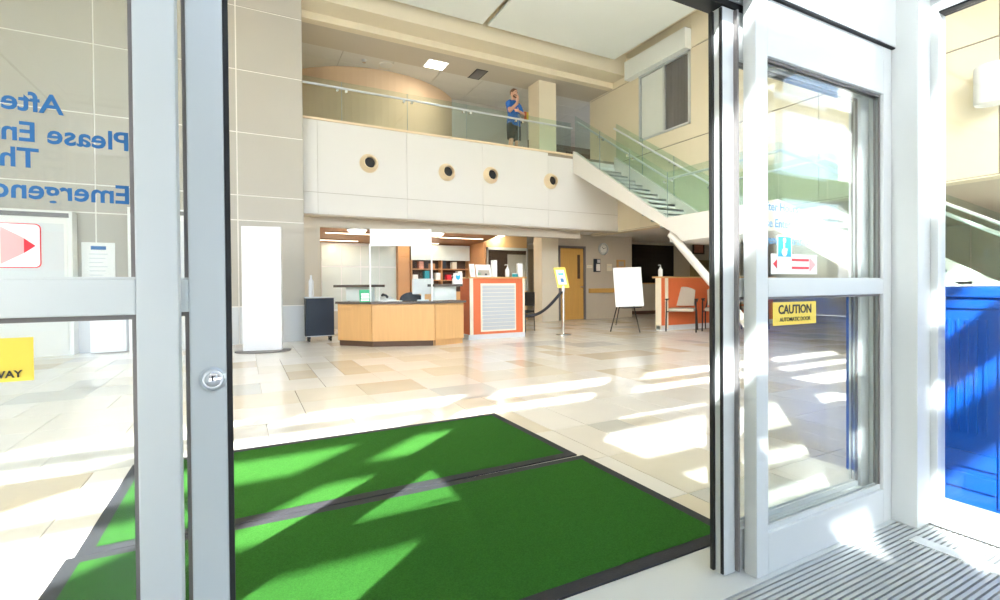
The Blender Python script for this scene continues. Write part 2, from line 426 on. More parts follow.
# ground floor: back of reception, door wall, waiting area
struct('ceiling_low', MB().box(XW + .3, 17, Y0, 9.5, 2.58, 2.75), M_plaster)
struct('wall_reception_left', MB().box(XE - .2, 1.42, 10.9, 12.9, 0, 2.6), M_plaster, 'tan wall beside the reception opening')
struct('beam_reception', MB().box(1.42, 8.2, 10.9, 11.05, 2.33, 2.6), M_plaster, 'tan beam over the reception opening')
sw = MB(); sw.hexa([(1.42, 11.05, 2.33), (5.75, 11.05, 2.33), (5.75, 12.72, 2.17), (1.42, 12.72, 2.17), (1.42, 11.05, 2.4), (5.75, 11.05, 2.4), (5.75, 12.72, 2.24), (1.42, 12.72, 2.24)])
struct('ceiling_wood', sw, M_wood, 'warm wooden soffit over the reception')
struct('wall_reception_back', MB().box(1.2, 5.75, 12.72, 12.9, 0, 2.6), M_plaster)
struct('wall_reception_right', MB().box(5.75, 7.75, 13.0, 13.2, 0, 2.6), pm('ochre_paint', (.62, .42, .20), .7, 0, .03, 2), 'ochre wall behind the orange counter')
struct('column_door', MB().box(on_y(542, 280, 11.95).x, 8.2, 11.95, 12.4, 0, 2.6), M_cream, 'cream column left of the wooden door')
DX0, DX1 = 8.29, 9.29
DZ = 2.24
wd = struct('wall_door', MB().box(8.2, DX0, 12.1, 12.25, 0, 2.6).box(DX1, 11.18, 12.1, 12.25, 0, 2.6).box(DX0, DX1, 12.1, 12.25, DZ, 2.6), M_plaster, 'tan wall with the clock and the wooden door')
struct('wall_corner', MB().box(11.03, 11.18, 12.25, 17.8, 0, 2.6), M_plaster)
struct('wall_service', MB().box(11.18, 17, 13.4, 13.55, 0, 2.6), M_plaster, 'tan wall of the waiting area')

# wooden door
o_ = (8.79, 12.1, 0); d1 = sroot('door_1', o_, 'honey oak door with a narrow glass slot in a grey frame')
MB(o_).box(DX0, DX0 + .06, 12.06, 12.2, 0, DZ).build('frame_post', M_frame, d1)
MB(o_).box(DX1 - .06, DX1, 12.06, 12.2, 0, DZ).build('frame_post', M_frame, d1)
MB(o_).box(DX0 + .06, DX1 - .06, 12.06, 12.2, DZ - .06, DZ).build('frame_head', M_frame, d1)
lf = MB(o_).box(DX0 + .065, DX1 - .065, 12.11, 12.155, .01, DZ - .065).build('leaf', M_door, d1)
MB(o_).box(9.0, 9.1, 12.104, 12.112, 1.25, 1.98).build('glass_slot', M_brown, lf)
hd = MB(o_); hd.tube([(9.17, 12.11, 1.0), (9.17, 12.05, 1.0), (9.06, 12.05, 1.0)], .012, 8); hd.lathe([(.03, 0), (.03, -.012)], (9.17, 12.11, 1.0), 14, 'y')
hd.build('handle', M_chrome, lf, 0, True)
# ================================================================== FACADE (behind the camera) lets the daylight in
fa = sroot('window_2', (0, Y0, 0), 'tall glass front wall of the lobby')
of = (0, Y0, 0)
mx_ = [-9.0, -7.3, -5.45, -3.6, -1.15, .74, 2.63, 4.6, 6.5, 8.4, XW]
for x_ in mx_:
    wd_ = .17 if abs(x_ + 3.6) < .1 else .09
    MB(of).box(x_ - wd_, x_ + wd_, Y0 - .1, Y0 + .1, 0, ZC).build('mullion', M_alu, fa)
tz = [(0, .12), (2.28, 2.6), (3.55, 3.67), (4.35, 4.5), (5.2, 5.3), (5.85, 6.02), (6.38, 6.52), (6.98, ZC)]
for i in range(len(mx_) - 1):
    for (a, b) in tz:
        if b < .2 and mx_[i] > -1.3 and mx_[i + 1] < 2.8: continue
        MB(of).box(mx_[i], mx_[i + 1], Y0 - .08, Y0 + .08, a, b).build('transom', M_alu, fa)
    for k in range(len(tz) - 1):
        if k == 0 and mx_[i] > -1.3 and mx_[i + 1] < 2.8: continue
        MB(of).box(mx_[i], mx_[i + 1], Y0 - .006, Y0 + .006, tz[k][1], tz[k + 1][0]).build('pane', M_fac_glass, fa)

# ================================================================== VESTIBULE
ZH = 2.29
def vest_side(name, x, face, label, solid=False):
    s = sroot(name, (x, 0, 0), label); o = (x, 0, 0)
    ya, yb = Y0 + .1, 1.012
    MB(o).box(x - .035, x + .035, ya, yb, 0, .11).build('bottom_rail', M_alu, s, .003)
    MB(o).box(x - .035, x + .035, ya, yb, 2.207, ZH).build('top_rail', M_alu, s, .003)
    MB(o).box(x - .03, x + .03, ya, yb - .028, 2.200, 2.207).build('gasket', M_black, s)
    for a, b in ((yb - .028, yb), (-.55, -.48), (ya, ya + .06)):
        MB(o).box(x - .035, x + .035, a, b, .11, 2.207).build('stile', M_alu, s, .003)
    for a, b in ((-.48, yb - .028), (ya + .06, -.55)):
        if solid and a < -1: MB(o).box(x - .02, x + .02, a, b, .11, 2.207).build('sun_block_infill', M_alu, s)  # unseen solid infill, shaped to keep sun off the left frames
        elif solid:
            for q in ((a, .47, .11, 2.207), (.47, b, .11, .75), (.47, b, 1.85, 2.207)): MB(o).box(x - .02, x + .02, *q).build('sun_block_infill', M_alu, s)
            MB(o).box(x - .004, x + .004, .47, b, .75, 1.85).build('pane', M_glass, s)  # opening sized to let sun patches onto the mats
        else: MB(o).box(x - .004, x + .004, a, b, .11, 2.196).build('pane', M_glass, s)
    return s
vest_side('window_3', 2.668, -1, 'glass side wall of the vestibule in front of the blue bin')
vest_side('window_4', X_L, 1, 'unseen left side wall of the vestibule, solid parts and opening shaped for the sun', True)  # solid version added for its shade on the left door panel
# corner posts, header, roof
struct('trim_1', MB((2.6, 1.1, 0)).box(2.526, 2.70, 1.012, 1.25, 0, ZH), M_alu, 'white corner post of the sliding door frame', .004)
struct('trim_2', MB((-1.05, 1.1, 0)).box(-1.10, -1.0, 1.012, 1.25, 0, ZH), M_alu, None, .004)
hdr = struct('trim_3', MB().box(-1.0, 2.526, 1.09, 1.158, 2.075, ZH), M_alu, 'white header above the fixed door panels', .003)
MB().box(-1.0, 2.526, 1.165, 1.24, 2.062, ZH).build('track_box', M_alu2, hdr, .003)
MB().box(-1.0, 2.526, 1.17, 1.235, 2.04, 2.062).build('brush_seal', M_black, hdr)
MB().box(-1.0, 2.526, 1.093, 1.156, 2.070, 2.075).build('shadow_gap', M_black, hdr)
rf = sroot('ceiling_vestibule', (.7, 0, ZH), 'made-up vestibule roof with white beams, glazed and blocked to shape the sun')
orf = (.7, 0, ZH)
for a, b in ((-1.12, -1.0), (-.62, -.52), (2.58, 2.7)): MB(orf).box(a, b, Y0 + .1, 1.27, ZH, ZH + .14).build('beam', M_alu, rf)
for a, b in ((Y0 + .1, Y0 + .2), (-.55, -.45), (1.1, 1.27)):
    MB(orf).box(-1.0, -.62, a, b, ZH, ZH + .14).build('beam', M_alu, rf); MB(orf).box(-.52, 2.58, a, b, ZH, ZH + .14).build('beam', M_alu, rf)
for c, d in ((Y0 + .2, -.55), (-.45, 1.1)):
    MB(orf).box(-.52, 2.58, c, d, ZH + .06, ZH + .068).build('roof_pane', M_roof_glass, rf)  # roof glazing made up so sun reaches the doors and floor
    MB(orf).box(-1.0, -.62, c, d, ZH + .02, ZH + .1).build('sun_block_panel', M_alu, rf)  # solid bay added to shade the left door frames

def panel(name, label, x0, x1, ya, yb, ztop, lock=None, seal=None):
    """a door panel of two panes between x0..x1"""
    o = ((x0 + x1) / 2, (ya + yb) / 2, .003); t = thing(name, label, 'glass door', o)
    ST = .066; z0 = .003
    MB(o).box(x0, x0 + ST, ya, yb, z0, ztop).build('stile', M_alu, t, .003)
    MB(o).box(x1 - ST, x1, ya, yb, z0, ztop).build('stile', M_alu, t, .003)
    MB(o).box(x0 + ST, x1 - ST, ya, yb, z0, .15).build('bottom_rail', M_alu, t, .003)
    MB(o).box(x0 + ST, x1 - ST, ya, yb, 1.002, 1.068).build('mid_rail', M_alu, t, .003)
    MB(o).box(x0 + ST, x1 - ST, ya, yb, 1.865, ztop).build('top_rail', M_alu, t, .003)
    ym_ = (ya + yb) / 2
    for (a, b) in ((.15, 1.002), (1.068, 1.865)):
        MB(o).box(x0 + ST, x1 - ST, ym_ - .003, ym_ + .003, a, b).build('pane', M_glass, t)
        for y_ in (ym_ - .012, ym_ + .006):
            MB(o).box(x0 + ST, x1 - ST, y_, y_ + .006, a, a + (.02 if a < .5 else .004)).build('glazing_bead', M_alu, t)
            MB(o).box(x0 + ST, x1 - ST, y_, y_ + .006, b - .009, b).build('gasket', M_frame, t)
            MB(o).box(x1 - ST - .008, x1 - ST, y_, y_ + .006, a + (.02 if a < .5 else .004), b - .009).build('gasket', M_frame, t)
    return t, o
xl1 = on_y(174, 5, YD).x; xl0 = xl1 - .88
fixL, oFL = panel('fixed_door_panel', 'fixed white glass panel with mirrored blue lettering at the left', xl0, xl1, YD, YD + .05, 2.069)
xr0 = on_y(757, 580, YD).x
fixR, oFR = panel('fixed_door_panel', 'fixed white glass panel with caution sticker at the right', xr0, 2.522, YD, YD + .05, 2.069)
sl1 = on_y(226, 300, 1.172).x
slL, oSL = panel('sliding_door_leaf', 'open sliding door leaf with round key lock on its white stile', sl1 - .94, sl1, 1.172, 1.222, 2.036)
sr0 = on_y(724, 575, 1.172).x
slR, oSR = panel('sliding_door_leaf', 'open sliding door leaf tucked behind the right fixed panel', sr0, sr0 + .97, 1.172, 1.222, 2.036)
MB(oSL).box(sl1, sl1 + .010, 1.172, 1.2, .01, 2.03).build('edge_seal', M_black, slL)
MB(oSR).box(sr0 - .012, sr0, 1.207, 1.221, .01, 2.03).build('edge_seal', M_black, slR)
MB(oSR).box(sr0 - .006, sr0, 1.172, 1.182, .01, 2.03).build('edge_seal', M_black, slR)
MB(oSR).box(xr0 - .03, xr0 - .022, 1.155, 1.171, .01, 2.03).build('edge_seal', M_frame, slR)
# key lock
lk = on_y(213, 379, 1.172)
lo = MB(oSL).lathe([(.025, 0), (.025, -.005), (.021, -.007), (.019, -.004)], (lk.x, 1.172, lk.z), 24, 'y').build('key_lock', M_alu2, slL, 0, True)
lo['label'] = 'round steel key lock'
MB(oSL).lathe([(.015, -.004), (.015, -.009), (.013, -.010)], (lk.x, 1.172, lk.z), 20, 'y').build('lock_cylinder', M_chrome, lo, 0, True)
MB(oSL).box(lk.x - .0015, lk.x + .0015, 1.1605, 1.163, lk.z - .002, lk.z + .008).build('keyhole', M_black, lo)

# lettering and stickers on the left panel
yg = YD + .018
for txt, px, py in (('After Hours', 63, 115), ('Please Enter', 130, 151), ('Through', 39, 168), ('Emergency Entrance', 131, 204)):
    p = on_y(px, py, yg)
    text('lettering', txt, .047, M_blue_txt, (p.x, yg, p.z), fixL, oFL, bold=.0009, mirror=True, label='blue mirrored lettering')
def rrect(mb, x0, x1, z0, z1, y0, y1, r, n=5):
    pts = []
    for cx_, cz_, a0 in ((x1 - r, z1 - r, 0), (x0 + r, z1 - r, 90), (x0 + r, z0 + r, 180), (x1 - r, z0 + r, 270)):
        for k in range(n + 1):
            a = R(a0 + 90 * k / n); pts.append((cx_ + r * math.cos(a), cz_ + r * math.sin(a)))
    return mb.prism(pts, 'y', y0, y1)
a_ = on_y(41.5, 268, yg); b_ = on_y(41.5, 224, yg)
ax1, az0, az1 = a_.x, a_.z, b_.z; ax0 = ax1 - .19
dc = rrect(MB(oFL), ax0, ax1, az0, az1, yg, yg + .0012, .008).build('arrow_sticker', M_red, fixL); dc['label'] = 'white sticker with red arrow pointing right'
rrect(MB(oFL), ax0 + .0015, ax1 - .0015, az0 + .0015, az1 - .0015, yg - .0006, yg, .007).build('sticker_face', M_paper, dc)
zc_ = (az0 + az1) / 2
MB(oFL).prism([(ax1 - .052, zc_ - .032), (ax1 - .052, zc_ + .032), (ax1 - .022, zc_ + .0125), (ax1 - .022, zc_ - .0125)], 'y', yg - .0012, yg - .0006).build('arrow_head', M_pink, dc)
MB(oFL).prism([(ax1 - .022, zc_ - .0125), (ax1 - .022, zc_ + .0125), (ax1 - .007, zc_)], 'y', yg - .0012, yg - .0006).build('arrow_tip', M_red, dc)
MB(oFL).box(ax0 + .01, ax1 - .06, yg - .0012, yg - .0006, zc_ - .02, zc_ + .02).build('arrow_shaft', M_pink, dc)
a_ = on_y(34, 380, yg); b_ = on_y(34, 337, yg)
ys_ = MB(oFL).box(a_.x - .16, a_.x, yg, yg + .001, a_.z, b_.z).build('caution_sticker', M_yellow, fixL); ys_['label'] = 'yellow caution sticker'
text('lettering', 'DOORWAY', .017, M_ink, (a_.x - .015, yg - .001, a_.z + .007), ys_, oFL, 'RIGHT', .0004)
# right panel stickers
yr = YD + .018
a_ = on_y(771, 274, yr); b_ = on_y(817, 252, yr)
ws = MB(oFR).box(a_.x, b_.x, yr, yr + .001, a_.z, a_.z + .075).build('arrow_sticker', M_paper, fixR); ws['label'] = 'white sticker with red double arrow'
zc_ = a_.z + .0375; w_ = b_.x - a_.x
MB(oFR).prism([(a_.x + .012, zc_), (a_.x + .05, zc_ - .028), (a_.x + .05, zc_ + .028)], 'y', yr - .0008, yr).build('arrow_head', M_red, ws)
MB(oFR).prism([(b_.x - .012, zc_), (b_.x - .05, zc_ - .028), (b_.x - .05, zc_ + .028)], 'y', yr - .0008, yr).build('arrow_head', M_pink, ws)
for dz in (-.018, .012): MB(oFR).box(a_.x + .055, b_.x - .055, yr - .0008, yr, zc_ + dz, zc_ + dz + .009).build('arrow_shaft', M_red, ws)
c_ = on_y(777, 272, yr - .002); d_ = on_y(791.5, 236, yr - .002)
bs = MB(oFR).box(c_.x, d_.x, yr - .003, yr - .002, c_.z, d_.z).build('access_sticker', M_paper, fixR); bs['label'] = 'white and blue wheelchair access sticker'
zb = c_.z + (d_.z - c_.z) * .42
MB(oFR).box(c_.x + .005, d_.x - .005, yr - .0038, yr - .003, zb, d_.z - .005).build('sticker_face', M_cyan, bs)
xm = (c_.x + d_.x) / 2; wc = MB(oFR)
wc.lathe([(.009, 0), (.009, -.0008)], (xm - .002, yr - .0038, d_.z - .018), 14, 'y')
wc.box(xm - .008, xm, yr - .0046, yr - .0038, d_.z - .055, d_.z - .028)
wc.box(xm - .008, xm + .016, yr - .0046, yr - .0038, d_.z - .056, d_.z - .048)
wc.lathe([(.016, 0), (.016, -.0006)], (xm - .002, yr - .0038, d_.z - .062), 18, 'y')
wc.build('wheelchair_symbol', M_paper, bs)
a_ = on_y(773, 326, yr); b_ = on_y(816, 304, yr)
cs = MB(oFR).box(a_.x, b_.x, yr, yr + .001, a_.z, b_.z + .012).build('caution_sticker', M_yellow, fixR); cs['label'] = 'yellow caution sticker'
xm = (a_.x + b_.x) / 2
text('lettering', 'CAUTION', .046, M_ink, (xm, yr - .0008, (a_.z + b_.z) / 2 + .006), cs, oFR, 'CENTER', .0012)
text('lettering', 'AUTOMATIC DOOR', .021, M_ink, (xm, yr - .0008, a_.z + .014), cs, oFR, 'CENTER', .0003)
# lettering on the sliding leaf behind (seen through the right panel)
yv = 1.194
M_faded = pm('faded_blue_vinyl', (.06, .20, .36), .5, 0, .03, 9)
for txt, px, py, al in (('Please Enter', 760, 226, 0), ('Emergency Entrance', 760, 243, 0), ('After Hours', 768, 210, 0)):
    p = on_y(px, py, yv)
    text('lettering', txt, .047, M_faded, (p.x - (.07 if 'Em' in txt else .04), yv, p.z), slR, oSR, bold=.0004, label='blue lettering')

# threshold and entrance grate
struct('trim_4', MB().box(-1.0, 2.526, 1.088, 1.335, -.01, .002), M_alu, 'white aluminium sliding door threshold', .0008)
gr = struct('floor_grate', MB().box(X_L, 2.62, Y0 + .1, 1.088, -.04, -.013), M_grate, 'ribbed metal entrance grate on the vestibule floor')
bar = MB().box(-(2.62 - X_L) / 2, (2.62 - X_L) / 2, -.0062, .0062, -.013, 0).mesh('grate_bar', M_bar)
y_ = 1.075
while y_ > -1.85:
    link('grate_bar', bar, gr, ((2.62 + X_L) / 2, y_, 0)); y_ -= .0195
MB().box(2.385, 2.45, -1.8, .985, -.01, .004).build('guide_strip', M_alu, gr, .001)

# ================================================================== THINGS
# green mats
def mat_(label, x0, x1, y0, y1, rz):
    o = ((x0 + x1) / 2, (y0 + y1) / 2, 0); hx, hy = (x1 - x0) / 2, (y1 - y0) / 2
    t = thing('entrance_mat', label, 'mat', o, rz, 'green entrance mats')
    pb = MB(); nx, ny = 60, 30; b = .055
    for j in range(ny + 1):
        for i in range(nx + 1):
            pb.v.append((-hx + b + (2 * hx - 2 * b) * i / nx, -hy + b + (2 * hy - 2 * b) * j / ny, .0105 + random.uniform(-.0008, .0008)))
    for j in range(ny):
        for i in range(nx):
            k = j * (nx + 1) + i; pb.f.append((k, k + 1, k + nx + 2, k + nx + 1))
    pb.build('pile', M_pile, t)
    bb = MB()
    for (a, c, d, e) in ((-hx, hx, -hy, -hy + b), (-hx, hx, hy - b, hy), (-hx, -hx + b, -hy + b, hy - b), (hx - b, hx, -hy + b, hy - b)):
        bb.box(a, c, d, e, .0005, .009)
    bb.build('rubber_border', M_border, t)
    MB().box(-hx + .01, hx - .01, -hy + .01, hy - .01, .0002, .006).build('backing', M_border, t)
    return t
mat_('far green carpet mat with dark rubber border', -.60, 1.80, 2.44, 3.56, 0)
mat_('near green carpet mat by the sliding door threshold', -.63, 1.82, 1.345, 2.425, R(-.6))

# white totem on a grey plate
tp = on_z(263.5, 352); rz_ = R(-12)
t = thing('display_totem', 'tall plain white display totem on a flat grey base', 'display stand', (tp.x, tp.y + .1, 0), rz_)
wt = .295; zt = on_y(262, 226, tp.y).z
MB().box(-wt, wt, -.06, .06, .02, zt).build('panel', M_white, t, .008)
MB().prism([((wt + .13) * math.cos(R(15 * k)), .3 * math.sin(R(15 * k))) for k in range(24)], 'z', 0, .018).build('base_plate', M_frame, t)

# white notice cabinets on the panelled wall, seen through the left door glass
def cabinet(label, pxa, pxb, pyt):
    xa = on_y(pxa, 240, YP - .25).x if pxa is not None else -5.2
    xb = on_y(pxb, 240, YP - .25).x; zt_ = on_y(pxb, pyt, YP - .25).z
    o = ((xa + xb) / 2, YP - .2, 0); t = thing('glass_front_cabinet', label, 'cabinet', o)
    MB(o).box(xa, xb, YP - .28, YP - .015, 0, zt_).build('body', M_paper, t, .006)
    nd = max(1, round((xb - xa) / 1.0)); wd_ = (xb - xa - .1) / nd
    for k in range(nd):
        xx = xa + .05 + k * wd_
        dd = MB(o).box(xx + .01, xx + wd_ - .01, YP - .295, YP - .28, .08, zt_ - .12).build('door', M_paper, t, .004)
        MB(o).box(xx + .05, xx + wd_ - .05, YP - .298, YP - .295, 1.1, zt_ - .2).build('door_panel', M_white, dd)
        MB(o).box(xx + wd_ - .05, xx + wd_ - .03, YP - .32, YP - .295, .9, 1.05).build('handle', M_alu2, dd)
    MB(o).box(xa + .04, xb - .04, YP - .29, YP - .28, zt_ - .1, zt_ - .03).build('top_slot', M_frame, t)
    return t
cabinet('wide white tall cabinet left of the posted notice', None, 73, 212)
cabinet('narrow white tall cabinet right of the posted notice', 128, 200, 211)
a_ = on_y(82, 278, YP - .005); b_ = on_y(115, 243, YP - .005)
t = thing('wall_notice', 'white printed notice on the panelled wall between the white cabinets', 'notice', (a_.x, YP, a_.z)); o = (a_.x, YP, a_.z)
MB(o).box(a_.x, b_.x, YP - .012, YP - .002, a_.z, b_.z).build('sheet', M_paper, t)
MB(o).box(a_.x + .12, b_.x - .12, YP - .0125, YP - .012, b_.z - .12, b_.z - .06).build('heading', M_blue_txt, t)
for k in range(7): MB(o).box(a_.x + .1, b_.x - .1 - .03 * (k % 3), YP - .0125, YP - .012, b_.z - .2 - k * .07, b_.z - .185 - k * .07).build('text_line', M_alu2, t)
xa, xb = on_y(91, 340, YP - .25).x, on_y(127, 340, YP - .25).x
o = ((xa + xb) / 2, YP - .2, 0); t = thing('low_cabinet', 'low white cabinet below the posted notice', 'cabinet', o)
MB(o).box(xa, xb, YP - .3, YP - .015, .02, .93).build('body', M_white, t, .006)
MB(o).box(xa + .03, xb - .03, YP - .315, YP - .3, .06, .88).build('door', M_white, t, .004)
MB(o).box(xb - .08, xb - .06, YP - .335, YP - .315, .6, .75).build('handle', M_alu2, t)

# conical air nozzles on the balcony front
for lab, px, py in (('leftmost round air nozzle on the balcony front', 371, 163), ('round air nozzle second from the left on the balcony front', 449, 172),
                ('round air nozzle third from the left on the balcony front', 493, 175), ('rightmost round air nozzle, nearest the stair', 553, 181)):
    p = on_y(px - 1.5, py, YB - .05); o = (p.x, YB, p.z)
    t = thing('air_nozzle', lab, 'air vent', o, 0, 'air nozzles on the balcony front')
    MB().lathe([(.20, 0), (.20, -.02), (.185, -.03), (.135, -.15), (.118, -.15), (.112, -.06)], (0, 0, 0), 28, 'y').build('cone', M_coping, t, 0, True)
    MB().lathe([(.112, -.06), (.112, -.07)], (0, 0, 0), 24, 'y').build('throat', M_black, t)

# balcony glass rail
ZR = 5.21
def puck(parent, o, c, ax='y', side=-1):
    MB(o).lathe([(.028, 0), (.028, side * .05)], c, 12, ax).build('standoff', M_chrome, parent, 0, True)
o = (4.3, YB + .06, ZBT); t = thing('balcony_rail', 'frameless green glass balcony rail with steel handrail', 'railing', o)
jx = [XE + .02, 1.85, 3.27, 4.71, 6.13, XS - .06]
for i in range(5):
    MB(o).box(jx[i] + .006, jx[i + 1] - .006, YB + .055, YB + .069, ZBT - .04, 5.36).build('glass_panel', M_rail_glass, t)
    if i:
        for s in (-.09, .09): puck(t, o, (jx[i] + s, YB + .055, ZR - .05))
        MB(o).box(jx[i] - .005, jx[i] + .005, YB + .056, YB + .068, ZBT, 5.36).build('glass_edge', M_nose, t)
MB(o).tube([(XE + .02, YB + .01, ZR), (XS - .05, YB + .01, ZR)], .024, 12).build('handrail', M_alu2, t, 0, True)

# stair
YS0, YS1, YS2 = YB - .02, 7.38, 5.0
ZL = 2.30
o = (XS + .75, 7.4, 0); st = thing('staircase', 'straight cream staircase with landing and glass balustrades', 'staircase', o)
poly = [(YS0, 4.60), (YS1, 2.435), (YS2, 2.435), (YS2, 1.93), (6.88, 1.93), (YS0, 4.03)]
for nm, a, b in (('stringer', XS - .06, XS + .06), ('stringer', XW - .16, XW - .04)):
    MB(o).prism(poly, 'x', a, b).build(nm, M_parapet, st)
n = 12; rise = (4.28 - ZL) / n; run = (YS0 - YS1) / n
for k in range(n):
    z = 4.28 - (k + 1) * rise; y1 = YS0 - k * run; y0 = y1 - run
    MB(o).box(XS + .06, XW - .16, y1 - .03, y1, z, z + rise).build('riser', M_tread, st)
    MB(o).box(XS + .06, XW - .16, y0 - .03, y1, z - .04, z).build('tread', M_nose, st)
MB(o).prism([(YS0, 4.12), (YS1, 2.29), (YS1, 2.24), (YS0, 4.06)], 'x', XS + .06, XW - .16).build('soffit', M_parapet, st)
MB(o).box(XS + .06, XW - .16, YS2, YS1, 1.93, ZL).build('landing', M_parapet, st)
MB(o).box(XS - .06, XW - .16, YS2, YS2 + .06, 1.93, 2.435).build('landing_front', M_parapet, st) if False else None
# lower flight
yl = 1.4; n = 13; rise = ZL / n; run = (YS2 - yl) / n
for k in range(n):
    z = ZL - (k + 1) * rise; y1 = YS2 - k * run; y0 = y1 - run
    MB(o).box(XS + .06, XW - .16, y1 - .03, y1, z, z + rise).build('riser', M_tread, st)
    if k < n - 1: MB(o).box(XS + .06, XW - .16, y0 - .03, y1, z - .04, z).build('tread', M_nose, st)
pl = [(YS2, 2.435), (yl - .1, .13), (yl - .1, 0), (yl + .6, 0), (YS2, 1.93)]
for a, b in ((XS - .06, XS + .06), (XW - .16, XW - .04)): MB(o).prism(pl, 'x', a, b).build('stringer', M_parapet, st)
# balustrade glass
def zt_top(y): return 2.435 + (y - YS1) * (4.60 - 2.435) / (YS0 - YS1)
for xg in (XS, XW - .1):
    ybr = [YS0 - .02, 9.55, 8.5, YS1]
    for i in range(3):
        a, b = ybr[i] - .008, ybr[i + 1] + .008
        MB(o).prism([(a, zt_top(a) - .2), (a, zt_top(a) + .95), (b, zt_top(b) + .95), (b, zt_top(b) - .2)], 'x', xg - .007, xg + .007).build('glass_panel', M_rail_glass, st)
    for yj in (9.55, 8.5, YS1): MB(o).box(xg - .006, xg + .006, yj - .006, yj + .006, zt_top(yj), zt_top(yj) + .95).build('glass_edge', M_nose, st)
    ybr = [YS1, 6.2, YS2]
    for i in range(2):
        a, b = ybr[i] - .008, ybr[i + 1] + .008
        MB(o).box(xg - .007, xg + .007, b, a, 2.3, 3.385).build('glass_panel', M_rail_glass, st)
    zl = lambda y: 2.435 + (y - YS2) * (2.435 - .13) / (YS2 - yl + .1)
    ybr = [YS2, 3.8, 2.6, yl]
    for i in range(3):
        a, b = ybr[i] - .008, ybr[i + 1] + .008
        MB(o).prism([(a, zl(a) - .2), (a, zl(a) + .95), (b, zl(b) + .95), (b, zl(b) - .2)], 'x', xg - .007, xg + .007).build('glass_panel', M_rail_glass, st)
    hx = xg + (.055 if xg < 8.5 else -.055)
    hr = [(hx, YS0, zt_top(YS0) + .80), (hx, YS1 + .03, zt_top(YS1) + .82), (hx, YS1 - .03, 3.25), (hx, YS2, 3.25), (hx, yl, zl(yl) + .82)]
    MB(o).tube(hr, .024, 10).build('handrail', M_alu2 if xg < 8.5 else M_white, st, 0, True)
    for yj in (9.55, 8.5):
        for s in (-.09, .09): puck(st, o, (xg, yj + s, zt_top(yj + s) + .77), 'x', .05 if False else (1 if xg < 8.5 else -1))
    for s in (-.1, .1): puck(st, o, (xg, YS1 + s, 3.2), 'x', 1 if xg < 8.5 else -1)
# slanted strut under the landing
sa = on_x(674, 238, XS + .05); sb_ = on_x(716, 288, XS + .05); dv = (sb_ - sa); k_ = -sb_.z / dv.z
end = sb_ + dv * k_
MB(o).tube([sa - dv * .08, (end.x, end.y, .01)], .078, 14).build('strut', M_parapet, st, 0, True)

# sconce on the right wall
p = on_x(992, 85, XW - .2); o = (XW, p.y, p.z); t = thing('wall_sconce', 'white drum wall lamp on the tan wall', 'wall lamp', o)
MB(o).lathe([(.17, -.26), (.18, -.24), (.18, .24), (.17, .26)], (XW - .22, p.y, p.z), 28).build('shade', M_white, t, 0, True)
MB(o).box(XW - .06, XW - .012, p.y - .06, p.y + .06, p.z - .1, p.z + .1).build('bracket', M_alu2, t)

# ---------------------------------------------------------------- reception desk
pts = [(1.47, 9.12), (1.95, 8.55), (2.96, 8.14), (3.56, 8.25)]
dz = .79
o = (2.45, 8.6, 0); t = thing('reception_desk', 'faceted maple reception desk with dark granite worktop', 'desk', o)
def seg(mb, a, b, d0, d1, z0, z1, e0=0, e1=0):
    a = Vector((a[0], a[1])); b = Vector((b[0], b[1])); u = (b - a).normalized(); nrm = Vector((-u.y, u.x))
    if nrm.y < 0: nrm = -nrm
    a = a - u * e0; b = b + u * e1
    q = [a + nrm * d0, b + nrm * d0, b + nrm * d1, a + nrm * d1]
    return mb.hexa([(p.x, p.y, z0) for p in q] + [(p.x, p.y, z1) for p in q])
for i in range(3):
    seg(MB(o), pts[i], pts[i + 1], 0, .04, .1, dz - .04, -.006, -.006).build('front_panel', M_maple, t)
    seg(MB(o), pts[i], pts[i + 1], .05, .5, 0, .1).build('toe_kick', M_brown if i < 2 else M_maple, t)
    seg(MB(o), pts[i], pts[i + 1], .045, .5, .1, dz - .04).build('carcass', M_brown, t)
tp_ = MB(o); off = -.035
outer = [(1.43, 9.12), (1.93, 8.51), (2.955, 8.095), (3.59, 8.205)]
inner = [(1.75, 9.45), (2.2, 8.95), (2.95, 8.62), (3.56, 8.72)]
for i in range(3):
    tp_.hexa([(*outer[i], dz - .04), (*outer[i + 1], dz - .04), (*inner[i + 1], dz - .04), (*inner[i], dz - .04), (*outer[i], dz), (*outer[i + 1], dz), (*inner[i + 1], dz), (*inner[i], dz)])
tp_.build('worktop', M_granite, t)
for i in (0, 2):     # raised ledges on steel posts
    e0 = .14 if i == 0 else -.02
    seg(MB(o), pts[i], pts[i + 1], .06, .36, 1.045, 1.09, e0, .02).build('raised_ledge', M_granite, t)
    a = Vector((*pts[i], 0)); b = Vector((*pts[i + 1], 0)); nb = Vector((-(b - a).y, (b - a).x, 0)).normalized()
    for f in (.12, .88):
        q = a.lerp(b, f) + nb * .2
        MB(o).tube([(q.x, q.y, dz), (q.x, q.y, 1.056)], .016, 10).build('ledge_post', M_chrome, t, 0, True)
    seg(MB(o), pts[i], pts[i + 1], .16, .17, dz + .01, 1.05, -.06, -.06).build('ledge_glass', M_frost, t)
